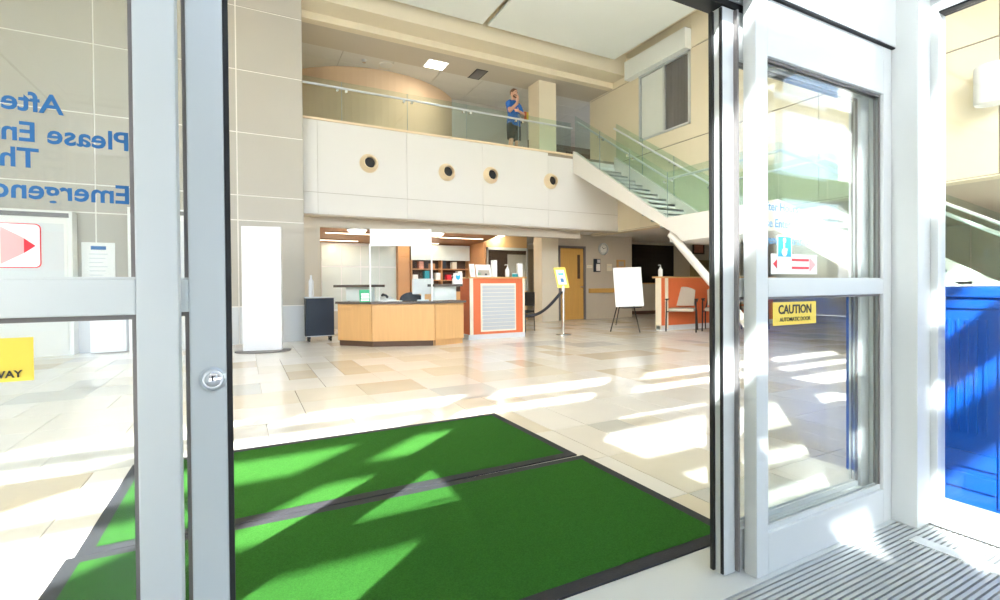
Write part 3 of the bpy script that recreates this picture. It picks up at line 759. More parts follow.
# sneeze screen
sa_, sb2 = on_y(371, 270, 8.53), on_y(433, 270, 8.17)
o = (2.4, 8.35, dz); t = thing('sneeze_screen', 'clear acrylic screen with white header standing on the desk', 'screen', o)
a, b = (sa_.x, sa_.y + .06), (sb2.x, sb2.y + .06)
zt2 = on_y(400, 229, 8.4).z; zt1 = on_y(400, 246, 8.4).z
seg(MB(o), a, b, .004, .012, dz + .002, zt1 + .02).build('acrylic_sheet', M_plexi, t)
seg(MB(o), a, b, -.004, .02, zt1, zt2).build('white_header', M_white, t)
for q in (a, b): MB(o).box(q[0] - .012, q[0] + .012, q[1] - .004, q[1] + .02, dz, zt1).build('edge_post', M_white, t)
# green card
p = on_y(365, 299, 8.5); o = (p.x, 8.50, dz)
t = thing('sign_card', 'small green and white sign card on the desk', 'sign', o)
MB().hexa([(-.085, 0, 0), (.085, 0, 0), (.085, .02, 0), (-.085, .02, 0), (-.085, .04, .21), (.085, .04, .21), (.085, .06, .21), (-.085, .06, .21)]).build('card', M_green, t)
for k, (za, zb_, xa, xb) in enumerate(((.11, .15, -.06, .075), (.06, .1, -.06, .075), (.02, .045, -.07, .07))):
    f = .04 / .21
    MB().hexa([(xa, za * f - .002, za), (xb, za * f - .002, za), (xb, za * f, za), (xa, za * f, za), (xa, zb_ * f - .002, zb_), (xb, zb_ * f - .002, zb_), (xb, zb_ * f, zb_), (xa, zb_ * f, zb_)]).build('text_band', M_paper, t)
# papers and pens on desk
tag(MB((2.25, 8.62, dz)).box(2.1, 2.5, 8.56, 8.72, dz + .001, dz + .012).build('paper_stack', M_paper), 'flat stack of white papers on the granite desk', 'paper')
# charcoal cabinet
xa, xb = on_y(306, 320, 10.0).x, on_y(334, 320, 10.0).x
o = ((xa + xb) / 2, 10.05, 0); t = thing('rolling_cabinet', 'dark navy rolling cabinet beside the panelled wall', 'cabinet', o)
MB(o).box(xa, xb, 9.98, 10.27, .1, .84).build('body', M_navy, t, .006)
MB(o).box(xa - .01, xb + .01, 9.96, 10.28, .84, .865).build('top', M_alu2, t)
MB(o).box(xa, xb, 9.97, 9.985, .1, .115).build('trim', M_alu2, t)
for xx in (xa + .06, xb - .06):
    for yy in (10.02, 10.22): MB(o).lathe([(.03, -.015), (.03, .015)], (xx, yy, .03), 12, 'x').build('caster', M_black, t)
    MB(o).box(xx - .02, xx + .02, 10.0, 10.24, .055, .1).build('caster_bracket', M_black, t)
p = on_y(311, 290, 10.1)
tag(MB((p.x, 10.1, .865)).lathe([(.045, 0), (.05, .02), (.05, .3), (.02, .36), (.02, .42), (.0, .42)], (p.x, 10.1, .865), 5).build('spray_bottle', M_white, None, 0, True), 'tall white bottle on the dark rolling cabinet', 'bottle')

# back of the reception: frosted panes, wood pier, shelves
YK = 12.72
x0, x1 = on_y(321, 260, YK).x, on_y(397, 260, YK).x
o = (x0, YK, 0); t = sroot('window_5', o, 'wide frosted glass wall behind the reception')
nn = 4
for k in range(nn):
    a = x0 + (x1 - x0) * k / nn; b = x0 + (x1 - x0) * (k + 1) / nn
    for za, zb_ in ((.5, 1.55), (1.58, 2.1)):
        MB(o).box(a + .012, b - .012, YK - .03, YK - .02, za, zb_).build('pane', M_frost, t)
MB(o).box(x0, x1, YK - .02, YK - .001, .45, 2.16).build('frame', M_white, t)
xa, xb = on_y(397, 260, 12.6).x, on_y(408.5, 260, 12.6).x
struct('column_wood', MB().box(xa, xb, 12.5, YK, 0, 2.19), M_woodp, 'orange wood pier behind the reception desk')
xa2, xb2 = xb + .02, 5.55
o = ((xa2 + xb2) / 2, YK, 0); t = thing('shelf_unit', 'dark brown shelf unit below a pale glazed panel behind the desk', 'shelf', o)
MB(o).box(xa2, xb2, YK - .32, YK - .3 + .29, .02, .9).build('base_cupboard', M_maple, t)
MB(o).box(xa2, xb2, YK - .06, YK - .005, .9, 2.15).build('back_panel', M_brown, t)
for z_ in (1.2, 1.5): MB(o).box(xa2, xb2, YK - .3, YK - .06, z_, z_ + .025).build('shelf', M_woodp, t)
for x_ in (xa2, (xa2 + xb2) / 2, xb2 - .03): MB(o).box(x_, x_ + .03, YK - .3, YK - .06, .9, 1.75).build('upright', M_woodp, t)
MB(o).box(xa2, xb2, YK - .3, YK - .27, 1.75, 2.14).build('glazed_panel', M_frost, t)
MB(o).box(xa2, xb2, YK - .31, YK - .26, 2.12, 2.16).build('panel_frame', M_alu, t)
# things on shelves
bx_cols = [M_paper, M_art, M_teal, M_woodp, M_paper, M_navy, M_red, M_cream, M_paper]
bx_lab = ['white', 'rose', 'teal', 'orange-brown', 'pale', 'navy', 'red', 'cream', 'short white']
for k in range(9):
    z_ = 1.225 if k % 2 == 0 else 1.525
    xx = xa2 + .12 + k * (xb2 - xa2 - .25) / 9
    h = .14 + .05 * ((k * 7) % 3)
    tag(MB((xx, YK - .2, z_)).box(xx - .06, xx + .07, YK - .27, YK - .1, z_, z_ + h).build('file_box', bx_cols[k], None, .004),
        '%s file box on the %s shelf behind the reception' % (bx_lab[k], 'lower' if k % 2 == 0 else 'upper'), 'box', 'file boxes behind the reception')
# partition and right-hand room
struct('wall_partition', MB().box(5.6, 5.66, 11.6, 12.72, 0, 2.2), M_woodp, 'orange wood partition panel')
xa, xb = on_y(486, 260, 13.0).x, on_y(527, 260, 13.0).x
o = ((xa + xb) / 2, 13.0, 1.0); t = sroot('window_6', o, 'interior window in the ochre wall behind the orange counter')
MB(o).box(xa, xb, 12.97, 12.995, .9, 2.2).build('dark_opening', M_brown, t)
MB(o).box(xa, xb, 12.93, 12.99, 2.12, 2.2).build('frame_head', M_frost, t)
for q in (xa, xb - .05): MB(o).box(q, q + .05, 12.93, 12.99, .9, 2.2).build('frame_post', M_alu2, t)
MB(o).box(xa + .05, xb - .05, 12.955, 12.965, .9, 2.12).build('pane', M_plexi, t)
MB(o).box((xa + xb) / 2, xb - .06, 12.966, 12.972, .9, 2.0).build('far_wall_glimpse', M_plaster, t)

# ---------------------------------------------------------------- orange counter
YO = 8.65
xa, xb = on_y(469, 300, YO).x, on_y(525.5, 300, YO).x
o = ((xa + xb) / 2, YO, 0); t = thing('reception_counter', 'burnt orange counter with ribbed grey front panel and cream edges', 'counter', o)
hz = 1.2
MB(o).box(xa + .03, xb - .03, YO + .02, YO + .5, .1, hz).build('body', M_orange, t)
MB(o).box(xa, xb, YO + .03, YO + .48, 0, .1).build('plinth', M_wains, t)
MB(o).box(xa + .02, xa + .09, YO, YO + .02, .1, hz).build('edge_strip', M_cream, t)
MB(o).box(xb - .06, xb - .02, YO, YO + .02, .1, hz).build('edge_strip', M_cream, t)
xp0, xp1 = on_y(481, 300, YO).x, on_y(516, 300, YO).x
MB(o).box(xp0, xp1, YO + .005, YO + .02, .15, 1.1).build('panel_frame', M_cream, t)
nr = 12
for k in range(nr):
    z0 = .18 + k * .89 / nr
    MB(o).box(xp0 + .03, xp1 - .03, YO - .004, YO + .006, z0, z0 + .89 / nr - .008).build('panel_slat', M_corr, t)
MB(o).box(xa - .02, xb + .02, YO - .03, YO + .52, hz, hz + .03).build('top', M_maple, t)
ztop = hz + .03
def standing(name, label, cat, px, w, h, d, mat, yy=YO + .15, tilt=0, parts=None):
    p = on_y(px, 270, yy); o = (p.x, yy, ztop); t = thing(name, label, cat, o)
    MB().hexa([(-w / 2, -d / 2, 0), (w / 2, -d / 2, 0), (w / 2, d / 2, 0), (-w / 2, d / 2, 0), (-w / 2, -d / 2 + tilt, h), (w / 2, -d / 2 + tilt, h), (w / 2, d / 2 + tilt, h), (-w / 2, d / 2 + tilt, h)]).build('sheet' if d < .03 else 'carton', mat, t, .002)
    if parts:
        for nm, xa_, xb_, za_, zb_, m_ in parts:
            f = tilt / h
            MB().hexa([(xa_, -d / 2 + za_ * f - .003, za_), (xb_, -d / 2 + za_ * f - .003, za_), (xb_, -d / 2 + za_ * f, za_), (xa_, -d / 2 + za_ * f, za_),
                       (xa_, -d / 2 + zb_ * f - .003, zb_), (xb_, -d / 2 + zb_ * f - .003, zb_), (xb_, -d / 2 + zb_ * f, zb_), (xa_, -d / 2 + zb_ * f, zb_)]).build(nm, m_, t)
    return t
standing('leaflet', 'white leaflet card leaning at the left end of the counter', 'leaflet', 473, .11, .26, .012, M_paper, tilt=.07, parts=[('text_block', -.04, .04, .08, .18, M_alu2)])
standing('display_card', 'wide white card with printed picture on the counter', 'sign', 484, .33, .25, .014, M_paper, tilt=.06, parts=[('picture', -.12, .13, .03, .14, M_fabric), ('green_mark', -.13, -.06, .03, .09, M_green), ('dark_mark', .02, .07, .03, .07, M_navy)])
standing('carton', 'tall slim white carton in the middle of the counter', 'box', 494, .095, .34, .09, M_white, parts=[('print', -.025, .025, .12, .3, M_ceil)])
standing('carton', 'white carton at the right end of the counter', 'box', 519.5, .10, .28, .09, M_white, parts=[('print', -.03, .03, .08, .22, M_ceil)])
def pump_bottle(label, x, y, z, s, mat, cat='bottle'):
    t = thing('pump_bottle', label, cat, (x, y, z))
    MB().lathe([(.035 * s, 0), (.038 * s, .01 * s), (.038 * s, .12 * s), (.015 * s, .15 * s), (.015 * s, .165 * s), (0.0, .165 * s)], (0, 0, 0), 5).build('body', mat, t, 0, True)
    MB().tube([(0, 0, .16 * s), (0, 0, .2 * s), (-.045 * s, 0, .2 * s), (-.05 * s, 0, .19 * s)], .007 * s, 8).build('pump', M_white, t, 0, True)
    return t
p = on_y(507.5, 270, YO + .15); pump_bottle('white pump bottle between the cartons on the counter', p.x, YO + .15, ztop, 1.25, M_white)
p = on_y(515, 270, YO + .1); o = (p.x, YO + .1, ztop); t = thing('wipes_tub', 'short teal tub beside the right-hand carton', 'tub', o)
MB().lathe([(.055, 0), (.06, .01), (.06, .06), (.05, .065)], (0, 0, 0), 18).build('tub', M_teal, t, 0, True)
MB().lathe([(.062, .06), (.062, .075), (.03, .082)], (0, 0, 0), 18).build('lid', M_white, t, 0, True)
# small card + bottle on the desk's right ledge
p = on_y(458, 275, 8.42)
t = thing('sign_card', 'white card with bright blue heart-like mark on the right desk ledge', 'sign', (p.x, 8.42, 1.09))
MB().box(-.09, .09, 0, .012, 0, .2).build('card', M_paper, t)
MB().prism([(-.05, .15), (-.03, .17), (0, .155), (.03, .17), (.05, .15), (.035, .1), (0, .075), (-.035, .1)], 'y', -.003, 0).build('blue_mark', M_cyan, t)
p = on_y(453.5, 275, 8.36); pump_bottle('small white pump bottle on the right desk ledge', p.x, 8.36, 1.09, .75, M_white)

# office chair behind the desk
p = on_y(413, 295, 9.1); t = thing('office_chair', 'dark office chair with rounded back behind the desk', 'chair', (p.x, 9.25, 0), R(160))
bk = MB(); N = 14; pts_ = []
for k in range(N + 1):
    a = math.pi * k / N; pts_.append((.23 * math.cos(a), .78 + .16 * math.sin(a)))
bk.prism([(.22, .58), ] + pts_ + [(-.22, .58)], 'y', -.26, -.2); bk.build('backrest', M_navy, t, .01)
MB().box(-.24, .24, -.22, .24, .44, .5).build('seat', M_navy, t, .02)
MB().box(-.04, .04, -.27, -.25, .42, .7).build('back_bar', M_black, t)
MB().tube([(0, 0, .1), (0, 0, .44)], .025, 10).build('gas_column', M_chrome, t, 0, True)
for k in range(5):
    a = 2 * math.pi * k / 5; MB().tube([(0, 0, .1), (.28 * math.cos(a), .28 * math.sin(a), .06)], .018, 8).build('leg', M_black, t)
    MB().lathe([(.03, -.015), (.03, .015)], (.28 * math.cos(a), .28 * math.sin(a), .03), 10, 'x').build('caster', M_black, t)
# monitor and telephone behind the screen
p = on_y(391, 290, 8.6); t = thing('telephone', 'pale desk telephone with dark handset on the desk', 'telephone', (p.x, 8.80, dz + .001), R(20))
MB().hexa([(-.1, -.1, 0), (.1, -.1, 0), (.1, .1, 0), (-.1, .1, 0), (-.1, -.1, .03), (.1, -.1, .03), (.1, .1, .09), (-.1, .1, .09)]).build('base', M_white, t, .004)
MB().tube([(-.07, -.08, .07), (-.07, -.04, .1), (-.07, .06, .12), (-.07, .09, .1)], .022, 8).build('handset', M_navy, t, 0, True)
p = on_y(424, 290, 8.42); t = thing('monitor', 'white-backed computer monitor on the desk behind the clear screen', 'monitor', (p.x, 8.48, dz + .001), R(-22))
MB().box(-.19, .19, -.02, .02, .12, .40).build('screen_shell', M_wains, t, .01)
MB().box(-.03, .03, -.02, .02, .02, .2).build('neck', M_alu2, t); MB().box(-.1, .1, -.06, .06, 0, .02).build('foot', M_alu2, t)
MB().box(-.17, .17, .02, .024, .14, .38).build('screen', M_blackglass, t)

# ---------------------------------------------------------------- stanchion with belt
p = on_z(563.5, 335); sx, sy = p.x, p.y
t = thing('stanchion', 'chrome queue post with yellow framed sign on top', 'barrier post', (sx, sy, 0))
MB().lathe([(.17, 0), (.17, .012), (.15, .025), (.03, .04)], (0, 0, 0), 28).build('base', M_chrome, t, 0, True)
MB().tube([(0, 0, .03), (0, 0, 1.0)], .028, 14).build('post', M_chrome, t, 0, True)
MB().lathe([(.035, .9), (.035, 1.02), (.02, 1.05)], (0, 0, 0), 14).build('head', M_alu2, t, 0, True)
sg = MB(); th = R(-30)
def rot(x, y): return (x * math.cos(th) - y * math.sin(th), x * math.sin(th) + y * math.cos(th))
def plate(w0, w1, z0, z1, d0, d1, lean=.16, zb=1.03):
    q = []
    for z in (z0, z1):
        for (x, y) in ((w0, d0), (w1, d0), (w1, d1), (w0, d1)):
            xx, yy = rot(x - .02 * (z - zb) / .4 * 4, y + lean * (z - zb)); q.append((xx, yy, z))
    return MB().hexa(q)
sgn = plate(-.125, .125, 1.0, 1.43, -.02, 0).build('sign_frame', M_yellow, t)
plate(-.085, .085, 1.07, 1.38, -.024, -.02).build('sign_sheet', M_paper, sgn)
plate(-.03, .04, 1.12, 1.2, -.027, -.024).build('sign_print', M_blue_txt, sgn)
plate(-.05, .06, 1.27, 1.31, -.027, -.024).build('sign_print', M_cyan, sgn)
e_ = Vector((xb + .02, YO + .25, .42)); s_ = Vector((sx - .04, sy, .92)); bl = []
for k in range(17):
    f = k / 16; q = s_.lerp(e_, f); q.z = s_.z + (e_.z - s_.z) * f - .18 * math.sin(math.pi * f); bl.append(q)
tag(MB((sx, sy, .3)).tube(bl, .03, 8).build('queue_rope', M_border, None, 0, True), 'sagging dark grey queue rope between counter and chrome post', 'rope')
# black stacking chair behind the counter
p = on_y(529, 310, 9.6); t = thing('visitor_chair', 'black chair standing behind the orange counter', 'chair', (p.x - .12, 9.75, 0), R(-60))
MB().box(-.23, .23, -.22, .22, .43, .48).build('seat', M_black, t, .01)
MB().box(-.23, .23, .2, .24, .58, .9).build('backrest', M_black, t, .01)
for a in (-.22, .22):
    MB().tube([(a, -.2, 0), (a, -.2, .44)], .012, 8).build('leg', M_black, t); MB().tube([(a, .24, 0), (a, .21, .44), (a, .23, .85)], .012, 8).build('leg', M_black, t)

# ---------------------------------------------------------------- easel
bl_, br_, tr_, tl_ = [on_y(px, py, yy) for px, py, yy in ((616, 307, 8.22), (644, 306, 8.06), (641, 267, 8.30), (613, 268, 8.46))]
c_ = on_z(624, 330); o = (c_.x, c_.y, 0)
t = thing('easel', 'black tripod easel holding the blank white board', 'easel', o)
la, lb_, lc = on_z(610.5, 332), on_z(640, 333), on_z(621, 326)
apex = (tl_ + tr_) / 2; apex = Vector((apex.x, apex.y + .04, apex.z - .1))
for e_ in (la, lb_): MB(o).tube([apex + (e_ - apex) * .02, (e_.x, e_.y, .008)], .012, 8).build('leg', M_black, t)
MB(o).tube([apex, (lc.x + .05, lc.y + .25, .008)], .012, 8).build('leg', M_black, t)
q0 = bl_.lerp(br_, .12); q1 = bl_.lerp(br_, .88)
MB(o).box(q0.x, q1.x, min(q0.y, q1.y) - .03, max(q0.y, q1.y) + .02, q0.z - .03, q0.z - .012).build('ledge', M_black, t)
nb = (br_ - bl_).cross(tl_ - bl_).normalized(); nb = nb if nb.y > 0 else -nb
bd = MB(tuple(bl_)); bd.hexa([bl_, br_, br_ + nb * .012, bl_ + nb * .012, tl_, tr_, tr_ + nb * .012, tl_ + nb * .012])
tag(bd.build('display_board', M_white), 'blank white board leaning on the black easel', 'board')

# ---------------------------------------------------------------- half wall and waiting chairs
YH = 8.1
xa = on_y(660.5, 320, YH).x
o = (xa + 1.5, YH + .1, 0); t = thing('half_wall', 'burnt orange half wall with wooden cap and cream end strips', 'partition', o)
MB(o).box(xa + .02, 12.4, YH, YH + .14, .12, 1.2).build('body', M_orange, t)
MB(o).box(xa, 12.4, YH + .01, YH + .13, 0, .12).build('plinth', M_wains, t)
x2 = on_y(661.5, 320, YH).x; x3 = on_y(665, 320, YH).x; x4 = on_y(668, 320, YH).x
MB(o).box(xa, xa + .02, YH - .01, YH + .15, .04, 1.2).build('end_strip', M_cream, t)
MB(o).box(x3, x4, YH - .012, YH, .04, 1.2).build('end_strip', M_cream, t)
MB(o).box(xa - .06, 12.45, YH - .05, YH + .19, 1.2, 1.235).build('cap', M_maple, t)
p = on_y(660.5, 270, YH + .07); pump_bottle('white pump bottle standing on the orange half wall', p.x, YH + .07, 1.235, 1.3, M_white)

def arm_chair(label, x, y, rz):
    t = thing('waiting_chair', label, 'chair', (x, y, 0), rz, 'waiting room armchairs'); t.scale = (1.08, 1.08, 1.06)
    sb = MB(); n = 8
    sb.box(-.25, .25, -.25, .23, .42, .49); sb.build('seat', M_fabric, t, .03)
    bk = MB(); cols = 10
    for i in range(cols):
        u0 = -.24 + .48 * i / cols; u1 = -.24 + .48 * (i + 1) / cols
        f = lambda u: .27 - .35 * u * u
        zt = lambda u: .94 - 1.3 * u * u
        w = lambda u, z: u * (.88 + .2 * (z - .5))
        bk.hexa([(w(u0, .53), f(u0) - .07, .53), (w(u1, .53), f(u1) - .07, .53), (w(u1, .53), f(u1), .53), (w(u0, .53), f(u0), .53),
                 (w(u0, .93), f(u0) + .04, zt(u0)), (w(u1, .93), f(u1) + .04, zt(u1)), (w(u1, .93), f(u1) + .1, zt(u1)), (w(u0, .93), f(u0) + .1, zt(u0))])
    me = bk.mesh('backrest', M_fabric)
    bm = bmesh.new(); bm.from_mesh(me); bmesh.ops.remove_doubles(bm, verts=bm.verts, dist=.001); bm.to_mesh(me); bm.free()
    link('backrest', me, t)
    for s in (-1, 1):
        MB().tube([(s * .29, -.27, 0), (s * .285, -.24, .42), (s * .285, -.235, .62), (s * .285, -.2, .665), (s * .285, .05, .665), (s * .28, .17, .63)], .014, 8).build('leg', M_black, t, 0, True)
        MB().tube([(s * .27, .36, 0), (s * .26, .24, .42), (s * .22, .26, .62), (s * .2, .3, .82)], .014, 8).build('leg', M_black, t, 0, True)
        MB().box(s * .285 - .03, s * .285 + .03, -.22, .08, .668, .69).build('armrest', M_black, t, .008)
        MB().tube([(s * .285, -.22, .41), (s * .265, .24, .41)], .012, 8).build('side_rail', M_black, t)
    return t
c1 = on_z(683, 331)
arm_chair('oat fabric waiting armchair nearest the end of the orange half wall', c1.x, c1.y + .02, R(-54))
c2 = on_z(722, 331)
arm_chair('oat fabric waiting armchair partly hidden by the sliding door stile', c2.x, c2.y + .1, R(-54))
arm_chair('oat fabric waiting armchair seen through the right glass door', c2.x + 1.15, c2.y + .15, R(-30))

# ---------------------------------------------------------------- wall items
YW = 12.1
p = on_y(603, 249, YW); o = (p.x, YW, p.z); t = thing('wall_clock', 'round silver wall clock above the notices', 'clock', o)
MB().lathe([(.19, 0), (.19, -.04), (.155, -.045), (.15, -.02)], (0, 0, 0), 32, 'y').build('rim', M_alu2, t, 0, True)
MB().lathe([(.155, -.02), (.155, -.024)], (0, 0, 0), 32, 'y').build('face', M_paper, t)
for k in range(12):
    a = R(30 * k); MB().box(.128 * math.sin(a) - .006, .128 * math.sin(a) + .006, -.026, -.024, .128 * math.cos(a) - .01, .128 * math.cos(a) + .01).build('hour_mark', M_ink, t)
MB().tube([(0, -.028, 0), (-.05, -.028, .06)], .006, 6).build('hour_hand', M_ink, t); MB().tube([(0, -.03, 0), (.1, -.03, .04)], .004, 6).build('minute_hand', M_ink, t)
def wall_card(name, label, cat, pa, pb, mat, y=YW, inner=None):
    a, b = on_y(*pa, y), on_y(*pb, y); o = (a.x, y, a.z); t = thing(name, label, cat, o)
    MB(o).box(a.x, b.x, y - .02, y, a.z, b.z).build('frame', mat, t)
    for nm, f0, f1, g0, g1, m_ in inner or []:
        W, H = b.x - a.x, b.z - a.z
        MB(o).box(a.x + W * f0, a.x + W * f1, y - .024, y - .02, a.z + H * g0, a.z + H * g1).build(nm, m_, t)
    return t
wall_card('poster', 'navy and white poster right of the wooden door', 'poster', (593.5, 272), (600, 259), M_navy, inner=[('print', .35, .95, .08, .62, M_paper), ('print', .5, .95, .7, .95, M_wains)])
wall_card('paper_notice', 'small pale notice under the wall clock', 'notice', (606.5, 271), (611.5, 264), M_cream, inner=[('text_line', .2, .8, .55, .62, M_alu2)])
wall_card('picture_frame', 'small wooden framed card behind the top of the white board', 'picture', (616.5, 268), (625, 260), M_maple, inner=[('print', .2, .8, .2, .8, M_fabric)])
wall_card('door_plate', 'small cream name plate beside the wooden door', 'sign', (586.5, 268), (592, 265), M_cream, inner=[('text_line', .15, .85, .4, .6, M_alu2)])
a, b = on_y(588, 293, YW), on_y(631, 288, YW)
o = (a.x, YW, a.z); t = thing('handrail_board', 'long honey wooden wall rail along the tan wall', 'rail', o)
MB(o).box(a.x, b.x, YW - .06, YW - .03, a.z, b.z).build('board', M_door, t, .006)
for k in range(4):
    xx = a.x + .15 + k * (b.x - a.x - .3) / 3; MB(o).box(xx - .03, xx + .03, YW - .032, YW, a.z + .04, b.z - .04).build('bracket', M_frame, t)
# service shutter
YV = 13.38
a, b = on_y(628, 308, YV), on_y(673, 246, YV)
o = (a.x, YV, 0); t = thing('service_counter', 'closed black shutter above a tan service counter', 'counter', o)
zz = on_y(645, 283, YV).z
MB(o).box(a.x, b.x, YV - .03, YV, zz, b.z).build('shutter', M_blackglass, t)
nsl = 9
for k in range(nsl):
    z_ = zz + (b.z - zz) * k / nsl; MB(o).box(a.x + .03, b.x - .03, YV - .04, YV - .03, z_ + .01, z_ + (b.z - zz) / nsl - .01).build('shutter_slat', M_blackglass, t)
MB(o).box(a.x, b.x, YV - .35, YV, zz - .04, zz).build('worktop', M_maple, t)
MB(o).box(a.x, b.x, YV - .3, YV, .12, zz - .04).build('front', M_plaster, t); MB(o).box(a.x, b.x, YV - .26, YV, 0, .12).build('toe_kick', M_brown, t)
wall_card('picture_frame', 'small dark-framed rose print beyond the slanted strut', 'picture', (692.5, 254), (704, 242.5), M_brown, YV, [('print', .12, .88, .12, .88, M_art)])
a, b = on_y(690, 310, YV), on_y(713, 256, YV)
o = (a.x, YV, 0); t = thing('noticeboard', 'olive tall noticeboard on the waiting area wall', 'noticeboard', o)
MB(o).box(a.x, b.x + .6, YV - .03, YV, .9, 2.0).build('board', pm('olive_felt', (.30, .24, .10), .9, 0, .2, 6), t); MB(o).box(a.x - .04, b.x + .64, YV - .04, YV, .86, .9).build('lower_rail', M_maple, t)

# balcony corridor items
wall_card('wall_sign', 'orange yellow square sign on the balcony back wall', 'sign', (524, 121), (533, 106), M_orange, 13.5, [('print', .25, .95, .1, .6, M_yellow)])
a, b = on_y(566, 153, 15.98), on_y(590, 115, 15.98)
o = (a.x, 16, 4.28); t = sroot('door_2', o, 'dark doors at the end of the balcony corridor')
for k in range(2):
    xx = a.x + k * 1.0; lf = MB(o).box(xx, xx + .95, 15.93, 15.99, 4.29, 6.35).build('leaf', M_brown, t); MB(o).box(xx + .3, xx + .6, 15.92, 15.93, 5.3, 6.1).build('glass_slot', M_blackglass, lf)
# thin rail posts seen at the far end of the balcony
# ceiling fittings on the balcony
def ceil_fit(name, label, cat, pa, pb, z, mat, frame, strength=0):
    a, b = on_z(*pa, z), on_z(*pb, z); x0, x1 = sorted((a.x, b.x)); y0, y1 = sorted((a.y, b.y))
    o = ((x0 + x1) / 2, (y0 + y1) / 2, z); t = thing(name, label, cat, o)
    MB(o).box(x0 - .03, x1 + .03, y0 - .03, y1 + .03, z - .012, z + .006).build('frame', frame, t)
    MB(o).box(x0, x1, y0, y1, z - .018, z - .012).build('diffuser' if strength else 'grille', mat, t)
    if strength:
        l = bpy.data.lights.new('lamp_light', 'AREA'); l.shape = 'RECTANGLE'; l.size = x1 - x0; l.size_y = y1 - y0; l.energy = strength; l.color = (1, .93, .82)
        lo_ = link('lamp_light', l, t, Vector((0, 0, -.025)))
    return t
ceil_fit('ceiling_light', 'square lit panel light in the balcony ceiling', 'ceiling light', (424, 66), (448, 63), 6.61, M_lamp, M_white, 8)
ceil_fit('ceiling_vent', 'dark square vent in the balcony ceiling', 'vent', (469, 77), (487, 71), 6.61, M_frame, M_black)
p = on_z(386, 65, 6.61); t = thing('ceiling_speaker', 'round grey speaker in the balcony ceiling', 'speaker', (p.x, p.y, 6.612))
MB().lathe([(.18, 0), (.18, -.012), (.15, -.016)], (0, 0, 0), 24).build('rim', M_ctile, t, 0, True); MB().lathe([(.15, -.014), (.15, -.018)], (0, 0, 0), 24).build('grille', M_alu2, t)
p = on_z(364, 60, 6.61); t = thing('sprinkler_head', 'small round sprinkler near the ceiling speaker', 'sprinkler', (p.x, p.y, 6.612))
MB().lathe([(.07, 0), (.07, -.01), (.03, -.03), (.03, -.06)], (0, 0, 0), 5).build('cup', M_alu2, t, 0, True); MB().lathe([(.05, -.06), (.05, -.065)], (0, 0, 0), 5).build('deflector', M_chrome, t)

# reception lamps: linear tubes and round domes under the wooden soffit
def zw(y): return 2.33 - (y - 11.05) * (2.33 - 2.17) / (12.72 - 11.05)
def tube_lamp(label, x0, x1, y, e):
    z = zw(y) - .012; o = ((x0 + x1) / 2, y, z); t = thing('linear_lamp', label, 'ceiling light', o, 0, 'linear lamps under the wooden soffit')
    MB(o).box(x0, x1, y - .04, y + .04, z - .012, z).build('housing', M_white, t)
    MB(o).box(x0 + .01, x1 - .01, y - .03, y + .03, z - .02, z - .012).build('diffuser', M_lampw, t)
    l = bpy.data.lights.new('lamp_light', 'AREA'); l.shape = 'RECTANGLE'; l.size = x1 - x0; l.size_y = .06; l.energy = e; l.color = (1, .82, .6)
    link('lamp_light', l, t, Vector((0, 0, -.03)))
tube_lamp('warm linear lamp at the front left of the wooden soffit', 1.6, 2.75, 11.45, 1.6)
tube_lamp('warm linear lamp at the back left of the wooden soffit', 1.55, 2.5, 12.35, 1.6)
tube_lamp('warm linear lamp at the front right of the wooden soffit', 4.3, 5.5, 11.45, 1.6)
tube_lamp('warm linear lamp above the shelf unit', 3.5, 4.6, 12.3, 1.6)
def dome(label, px, py, z, r, e):
    p = on_z(px, py, z); t = thing('dome_lamp', label, 'ceiling light', (p.x, p.y, z))
    MB().lathe([(r + .02, 0), (r + .02, -.02)], (0, 0, 0), 24).build('rim', M_white, t, 0, True)
    MB().lathe([(r, -.02), (r * .9, -.05), (r * .6, -.075), (r * .2, -.09)], (0, 0, 0), 24).build('diffuser', M_lamp, t, 0, True)
    l = bpy.data.lights.new('lamp_light', 'POINT'); l.energy = e; l.shadow_soft_size = .1; l.color = (1, .85, .65); link('lamp_light', l, t, Vector((0, 0, -.16)))
dome('round warm dome lamp over the left of the reception', 357, 229.5, 2.31, .2, 1.6)
dome('round warm dome lamp right of the white screen header', 436, 233, 2.31, .18, 1.6)
dome('round warm dome lamp above the orange counter', 498, 234, 2.585, .26, 3)

# ---------------------------------------------------------------- blue bin outside the right vestibule glass
bxa, bya, byb = 2.93, .2, 1.5
o = (3.25, .85, 0); t = thing('collection_bin', 'cobalt blue ribbed plastic bin beyond the right glass wall', 'bin', o)
MB(o).box(bxa, 3.6, bya, byb, .02, .98).build('body', M_bluepl, t, .012)
MB(o).box(bxa - .02, 3.62, bya - .02, byb + .02, .98, 1.03).build('lid', M_bluepl, t, .01)
MB(o).box(bxa - .012, bxa, bya + .02, byb - .02, .93, .97).build('upper_band', M_bluepl, t, .003)
for a, b in ((bya + .02, bya + .06), (byb - .06, byb - .02), (.84, .88)):
    MB(o).box(bxa - .012, bxa, a, b, .05, .93).build('side_band', M_bluepl, t, .003)
k = 0; yy = byb - .09
while yy > bya + .1:
    if not .82 < yy < .9: MB(o).box(bxa - .008, bxa, yy - .011, yy, .36, .88).build('rib', M_bluepl, t, .002)
    yy -= .032
for yy in (1.36, 1.2, 1.04, .94, .72, .56):
    for zz in (.24, .14): MB(o).box(bxa - .014, bxa, yy - .055, yy + .055, zz - .035, zz + .035).build('latch_plate', M_bluepl, t, .004)
for yy in (bya + .1, byb - .1):
    for xx in (bxa + .1, 3.5): MB(o).box(xx - .03, xx + .03, yy - .03, yy + .03, 0, .02).build('foot', M_black, t)

